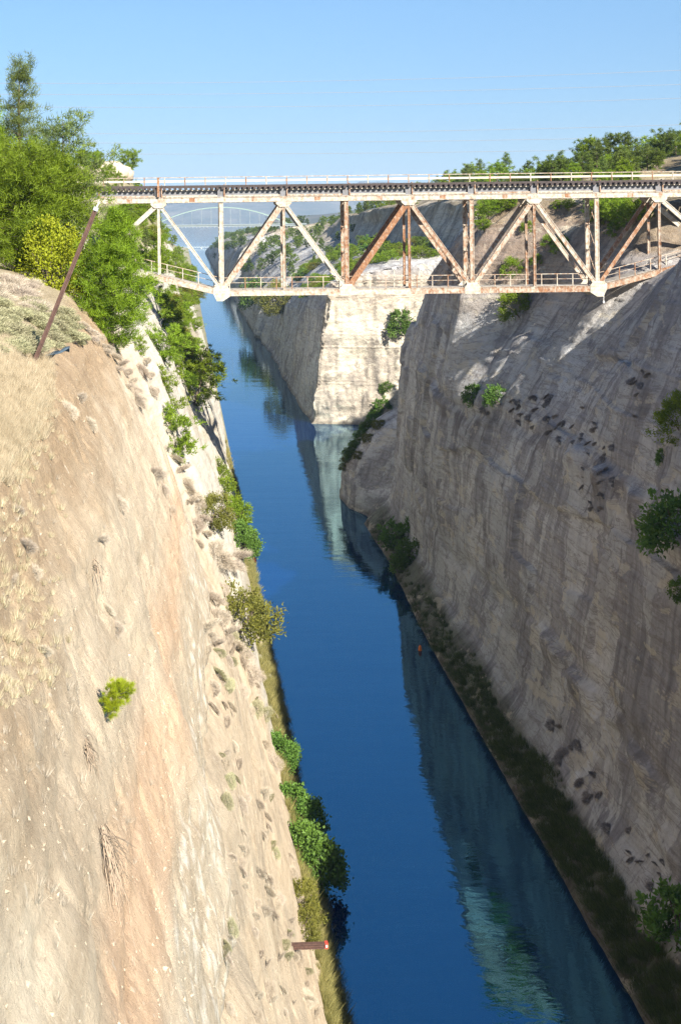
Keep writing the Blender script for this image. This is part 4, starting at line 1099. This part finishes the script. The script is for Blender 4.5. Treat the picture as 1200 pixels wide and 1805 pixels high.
# ---- right plateau
def scatter(n, x0, x1, y0, y1, protos, hmin, hmax, label, group, cond=None, name='pine_tree'):
    k = 0; tries = 0
    while k < n and tries < n*6:
        tries += 1
        x, y = vr.uniform(x0, x1), vr.uniform(y0, y1)
        if cond and not cond(x, y): continue
        p = ground(x, y)
        if not p or p.z < 6: continue
        tree(name, vr.choice(protos), p - Vector((0, 0, .3)), vr.uniform(hmin, hmax), label, 'tree', group, sx=vr.uniform(.95, 1.25)); k += 1
inview = lambda x, y: x/y < .36
scatter(52, 66, 128, 262, 345, MED, 4.0, 7.5, 'pine in the wood on the hill above the shaded cliff', 'pines on the hill above the shaded cliff', inview)
scatter(26, 84, 170, 345, 440, MED, 4.5, 8.0, 'pine in the second row of the wood above the shaded cliff', 'pines further back above the shaded cliff', inview)
scatter(22, 62, 112, 214, 262, MED, 3.2, 5.6, 'bright pine above the shaded cliff seen behind the truss end', 'pines behind the shaded end of the truss', inview)
for x, y, h in ((57, 282, 3.6), (59.5, 288, 4.4), (62, 284, 4.2), (65, 292, 5), (60, 300, 4.4), (68, 284, 4.8), (72, 290, 5.2), (56.5, 296, 3.2), (76, 282, 5), (64, 300, 4.6)):
    p = ground(x, y); tree('pine_tree', vr.choice(MED), p - Vector((0, 0, .4)), h, 'bright pine at the rim above the brown sunlit slope behind the truss', 'tree', 'pines at the rim of the brown slope', sx=1.2)
for u, v, s_ in ((1044, 392, 40), (1058, 398, 50), (1072, 402, 54), (1088, 404, 50), (1104, 402, 52), (1120, 396, 46), (1136, 390, 40), (1064, 384, 40), (1096, 386, 44), (1128, 382, 36), (1082, 418, 34)):
    h_ = hit(u, v)
    if h_: tree('pine_tree', vr.choice((MED[0], MED[2])), h_[0] - Vector((0, 0, .4)), s_*h_[0].y/2700, 'bright green pine over the shaded rock seen through the last panels of the truss', 'tree', 'pines behind the last truss panels', sx=1.25)
for u, v, s_ in ((846, 396, 34), (860, 390, 40), (876, 382, 36), (892, 374, 30), (852, 410, 26), (905, 366, 26), (1000, 372, 24), (980, 368, 20)):
    h_ = hit(u, v)
    if h_: tree('pine_tree', vr.choice((MED[0], MED[2])), h_[0] - Vector((0, 0, .4)), s_*h_[0].y/2700, 'bright pine at the top edge of the brown sunlit slope behind the truss', 'tree', 'pines along the top of the brown slope', sx=1.25)
for u, v, s_ in ((903, 482, 26), (990, 440, 22), (968, 430, 16), (930, 404, 14), (945, 462, 14)):
    h_ = hit(u, v)
    if h_: bush(BUSH['lime'], h_[0] - Vector((0, 0, .2)), s_*h_[0].y/2700, 'lone green bush on the brown sunlit slope behind the truss', 'bushes on the brown slope', sx=1.1)
for x, y, h in ((90, 505, 9), (93, 500, 10.5), (97, 512, 9.5), (90.5, 540, 9), (95, 548, 10), (101, 520, 10.5), (99, 480, 9.5), (92, 470, 8.5), (104, 490, 11)):
    p = ground(x, y); tree('pine_tree', MED[vr.choice([0, 2, 3])], p - Vector((0, 0, .4)), h, 'pine of the low skyline wood over the middle of the bridge deck', 'tree', 'pines of the low skyline wood', sx=1.2)
pz = ground(104, 335); tree('pine_tree', MED[2], pz, 9.5, 'highest umbrella pine on the right skyline above the wood', sx=1.1)
scatter(44, 89, 125, 452, 860, FAR, 4.0, 7.5, 'distant pine on the plateau above the dark upper cliff', 'pines above the dark upper cliff')
scatter(30, 46, 80, 462, 720, FAR, 2.2, 5.0, 'bushy pine on the terrace below the dark upper cliff', 'pines on the terrace below the upper cliff')
def wood(name, n, x0, x1, y0, y1, smin, smax, label):
    V, T, nv_ = [], [], 0
    rng = np.random.default_rng(int(y0))
    for i in range(n):
        x, y = rng.uniform(x0, x1), rng.uniform(y0, y1)
        p = ground(x, y)
        if not p or p.z < 4: continue
        me = FAR[i % 3][1]; q = len(me.vertices); co = np.empty(q*3, np.float32); me.vertices.foreach_get('co', co); co = co.reshape(-1, 3)
        tv = np.empty(len(me.polygons), np.float32); me.attributes['tint'].data.foreach_get('value', tv)
        a = rng.uniform(0, 6.28); k = rng.uniform(smin, smax)/6.5; c_, s_ = math.cos(a)*k*1.2, math.sin(a)*k*1.2
        V.append(np.stack([co[:, 0]*c_ - co[:, 1]*s_, co[:, 0]*s_ + co[:, 1]*c_, co[:, 2]*k - .4], 1) + np.array(p)); T.append(np.clip(tv + rng.normal(0, .2), 0, 1))
    V = np.concatenate(V)
    o = link(name, mesh_np(name, V, np.arange(len(V)).reshape(-1, 3), M['pine_dark'], False, None, np.concatenate(T)))
    tag(o, label, 'wood', kind='stuff')
wood('distant_wood', 90, 43, 130, 740, 1185, 4.0, 7.5, 'dark wood covering the shaded bank in front of the arch bridge')
wood('headland_wood', 110, 39, 110, 1205, 2350, 5.0, 9.0, 'blue green wood covering the far headland by the canal mouth')
k = 0
for i in range(500):
    x, y = vr.uniform(44, 80), 456 + 300*vr.random()**1.3
    p = ground(x, y)
    if not p or p.z < 30 or k >= 110: continue
    bush(BUSH[vr.choice(['small', 'lime', 'dark', 'olive', 'lime'])], p - Vector((0, 0, .2)), vr.uniform(1.2, 3.0), 'low green bush on the terrace below the dark upper cliff', 'bushes on the terrace below the upper cliff', sx=1.5); k += 1
# ---- plants on the shaded walls
wallp = [(706, 578, 30, 'dark', 'round dark green bush high on the white sunlit rock face'),
         (680, 688, 16, 'dark', 'little green bush low on the white sunlit rock face'),
         (912, 556, 40, 'lime', 'bright sunlit young pine at the edge of the shadow under the bridge'),
         (830, 702, 24, 'dark', 'dark narrow bush on the shaded cliff below the bridge'),
         (872, 704, 24, 'dark', 'dark feathery bush next to the narrow one on the shaded cliff'),
         (1197, 755, 56, 'lime', 'bright green shrub at the picture border high on the shaded cliff'),
         (1188, 945, 70, 'dark', 'large dark green bush at the picture border on the shaded cliff'),
         (1165, 808, 18, 'dark', 'tiny green plant on the shaded cliff between two border bushes'),
         (1196, 1050, 32, 'dark', 'small green bush at the picture border below the large dark bush'),
         (1195, 1660, 90, 'dark', 'very dark bush in the lowest shaded corner above the water'),
         (480, 545, 42, 'olive', 'green bush hanging from the top of the shaded wall under the bridge joint'),
         (500, 540, 36, 'olive', 'olive bush beside the hanging bush on the shaded wall top'),
         (452, 528, 34, 'dark', 'dark bush on the low wall right of the bridge joint'),
         (664, 730, 14, 'dark', 'dark bush on the knob of rock beside the white face'),
         (618, 806, 12, 'dark', 'dark bush on the outer shoulder of the rock knob'),
         (700, 965, 44, 'dark', 'grey green bush on the shaded shore below the smooth wall'),
         (722, 990, 36, 'dark', 'dull bush beside the grey green shore bush in the shade')]
for u, v, s_, kind, lab in wallp:
    h_ = hit(u, v)
    if h_: bush(BUSH[kind], h_[0] + Vector((.2, 0, -.1)), s_*h_[0].y/2700, lab, lean=(0, -.5))
for u, v, s_ in ((676, 716, 15), (662, 736, 15), (650, 752, 14), (640, 768, 15), (630, 784, 13), (622, 798, 15), (613, 812, 12), (607, 826, 10), (668, 752, 12), (650, 776, 12), (634, 806, 11)):
    h_ = hit(u, v)
    if h_: bush(BUSH['olive' if s_ < 13 else 'dark'], h_[0] - Vector((0, 0, .2)), s_*h_[0].y/2700, 'dark scrub covering the rock knob at the end of the shaded wall', 'scrub on the rock knob', sx=1.3)
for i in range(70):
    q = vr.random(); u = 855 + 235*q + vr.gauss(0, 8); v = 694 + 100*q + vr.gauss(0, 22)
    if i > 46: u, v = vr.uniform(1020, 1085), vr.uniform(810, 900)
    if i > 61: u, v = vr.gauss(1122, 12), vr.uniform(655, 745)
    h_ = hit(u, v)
    if h_ and h_[0].x > 30: dry(DRY_SHADED[i % 2], h_[0], h_[0].y/2700*vr.uniform(5, 11), 'dry brush in a shade-darkened colour on the broken ledge of the shaded cliff', 'brush on ledges of the shaded cliff', flat=.5, lean=(0, -.7))
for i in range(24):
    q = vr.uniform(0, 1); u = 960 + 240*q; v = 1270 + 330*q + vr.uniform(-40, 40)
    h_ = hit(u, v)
    if h_ and h_[0].x > 30: dry(DRY_SHADED[i % 2], h_[0], h_[0].y/2700*vr.uniform(7, 17), 'dry brush in a shade-darkened colour on the lowest ledge of the shaded cliff', 'brush on the lowest shaded ledge', flat=.5, lean=(0, -.6))

# ---- grasses: uncountable
def strew(name, proto, pts, smin, smax, kind='stuff'):
    me = proto[0]; nv = len(me.vertices); co = np.empty(nv*3, np.float32); me.vertices.foreach_get('co', co); co = co.reshape(-1, 3)
    tv = np.empty(len(me.polygons), np.float32); me.attributes['tint'].data.foreach_get('value', tv)
    k = len(me.polygons[0].vertices); rng = np.random.default_rng(len(pts)); V = []; T = []
    for p in pts:
        a = rng.uniform(0, 6.28); s = rng.uniform(smin, smax); c_, s_ = math.cos(a)*s, math.sin(a)*s
        q = np.stack([co[:, 0]*c_ - co[:, 1]*s_, co[:, 0]*s_ + co[:, 1]*c_, co[:, 2]*s*rng.uniform(.7, 1.2)], 1) + np.array(p)
        V.append(q); T.append(np.clip(tv + rng.normal(0, .15), 0, 1))
    V = np.concatenate(V); Fc = np.arange(len(V)).reshape(-1, k)
    o = link(name, mesh_np(name, V, Fc, me.materials[0], False, None, np.concatenate(T))); return o
pts = []
for i in range(2600):
    u, v = vr.uniform(-40, 95), vr.uniform(600, 860)
    if u > 88 - max(0, v - 690)*.42 + vr.gauss(0, 16) or (v > 760 and vr.random() < (v - 760)/110): continue
    h_ = hit(u, v)
    if h_: pts.append(h_[0])
o = strew('dry_grass', TUFT[0], pts, .3, .75); tag(o, 'pale straw grass covering the slope around the leaning post', 'grass', kind='stuff')
pts = []
for i in range(520):
    u, v = vr.uniform(-20, 120), vr.uniform(700, 1250)
    if vr.random() > .6 - u/300: continue
    h_ = hit(u, v)
    if h_: pts.append(h_[0])
o = strew('sparse_grass', TUFT[1], pts, .25, .6); tag(o, 'thin dry weeds on the brown soil slope below the straw grass', 'grass', kind='stuff')
def stones(name, spots, smin, smax, mat, label):
    rng = np.random.default_rng(7); base = np.array([(1,0,0),(-1,0,0),(0,1,0),(0,-1,0),(0,0,1),(0,0,-1)], float)
    tri = np.array([(0,2,4),(2,1,4),(1,3,4),(3,0,4),(2,0,5),(1,2,5),(3,1,5),(0,3,5)]); V = []; Fc = []
    for i, (p, n) in enumerate(spots):
        q, _ = np.linalg.qr(rng.normal(size=(3, 3))); s_ = rng.uniform(smin, smax)*rng.uniform(.4, 1)**2
        V.append((base*rng.uniform(.5, 1.2, (6, 1))*s_*np.array([1, .8, .6])) @ q.T + np.array(p) + np.array(n)*s_*.1); Fc.append(tri + i*6)
    o = link(name, mesh_np(name, np.concatenate(V), np.concatenate(Fc), mat)); tag(o, label, 'stones', kind='stuff')
spots = []
for i in range(4800):
    v = 560 + 1260*vr.random()**.8; q = (v - 560)/1260
    u = vr.uniform(-20, 560)
    if not (235 + 35*q < u < 300 + 105*q) and vr.random() < .8: continue
    h_ = hit(u, v)
    if h_ and h_[0].y < 150: spots.append(h_)
stones('loose_stones', spots, .02, .12, M['stone'], 'pale pebbles and stones sticking out of the sunny cliff face')
pts = []
for i in range(200):
    v = vr.uniform(640, 1790); u = vr.uniform(0, 400 + (v - 640)*.1)
    h_ = hit(u, v)
    if h_ and h_[0].y < 140: pts.append(h_[0])
o = strew('face_tufts', tuft_proto(75, M['dry'], 40, .22, .38, .012), pts, .25, .65); tag(o, 'small dry grey tufts dotted over the sunny cliff face', 'grass', kind='stuff')
pts = []
for i in range(2600):
    y = 108 + 250*vr.random()**1.4; x = vr.uniform(9.4, 12.1)
    p = ground(x, y)
    if p and p.z > -.3: pts.append(p)
o = strew('shore_grass', TUFT[2], pts, .6, 1.3); tag(o, 'yellowish grass strip along the sunny shore of the canal', 'grass', kind='stuff')
weed = tuft_proto(74, M['weed'], 110, .75, .75, .03)
pts = []
for i in range(4600):
    y = 104 + 190*vr.random()**1.3; x = vr.uniform(34.9, 39.8)
    if vr.random() > float(sstep(260, 140, y))*.9 + .1: continue
    if x > 37.6 + 1.9*vnoise(np.array(y*.12), np.array(.5), np.array(.5), 5): continue
    p = ground(x, y)
    if p and p.z > .12: pts.append(p)
o = strew('shade_grass', weed, pts, .5, 1.2); tag(o, 'dark green grass and weeds on the shaded shore slope', 'grass', kind='stuff')
# ------------------------------------------------------------------ haze
if True:
    hz = NT('haze')
    v = hz.n('VolumePrincipled'); v.inputs['Density'].default_value = 5.0e-5; v.inputs['Color'].default_value = (0.50, 0.72, 1.0, 1)
    v.inputs['Anisotropy'].default_value = 0.0
    hz.t.links.new(v.outputs[0], hz.out.inputs['Volume'])
    m = MB(); m.box(-15600, 15600, -700, 16200, -9, 420)
    o = m.build('haze', hz.m); tag(o, kind='stuff')
for o in bpy.data.objects:
    if 'origin' in o: del o['origin']
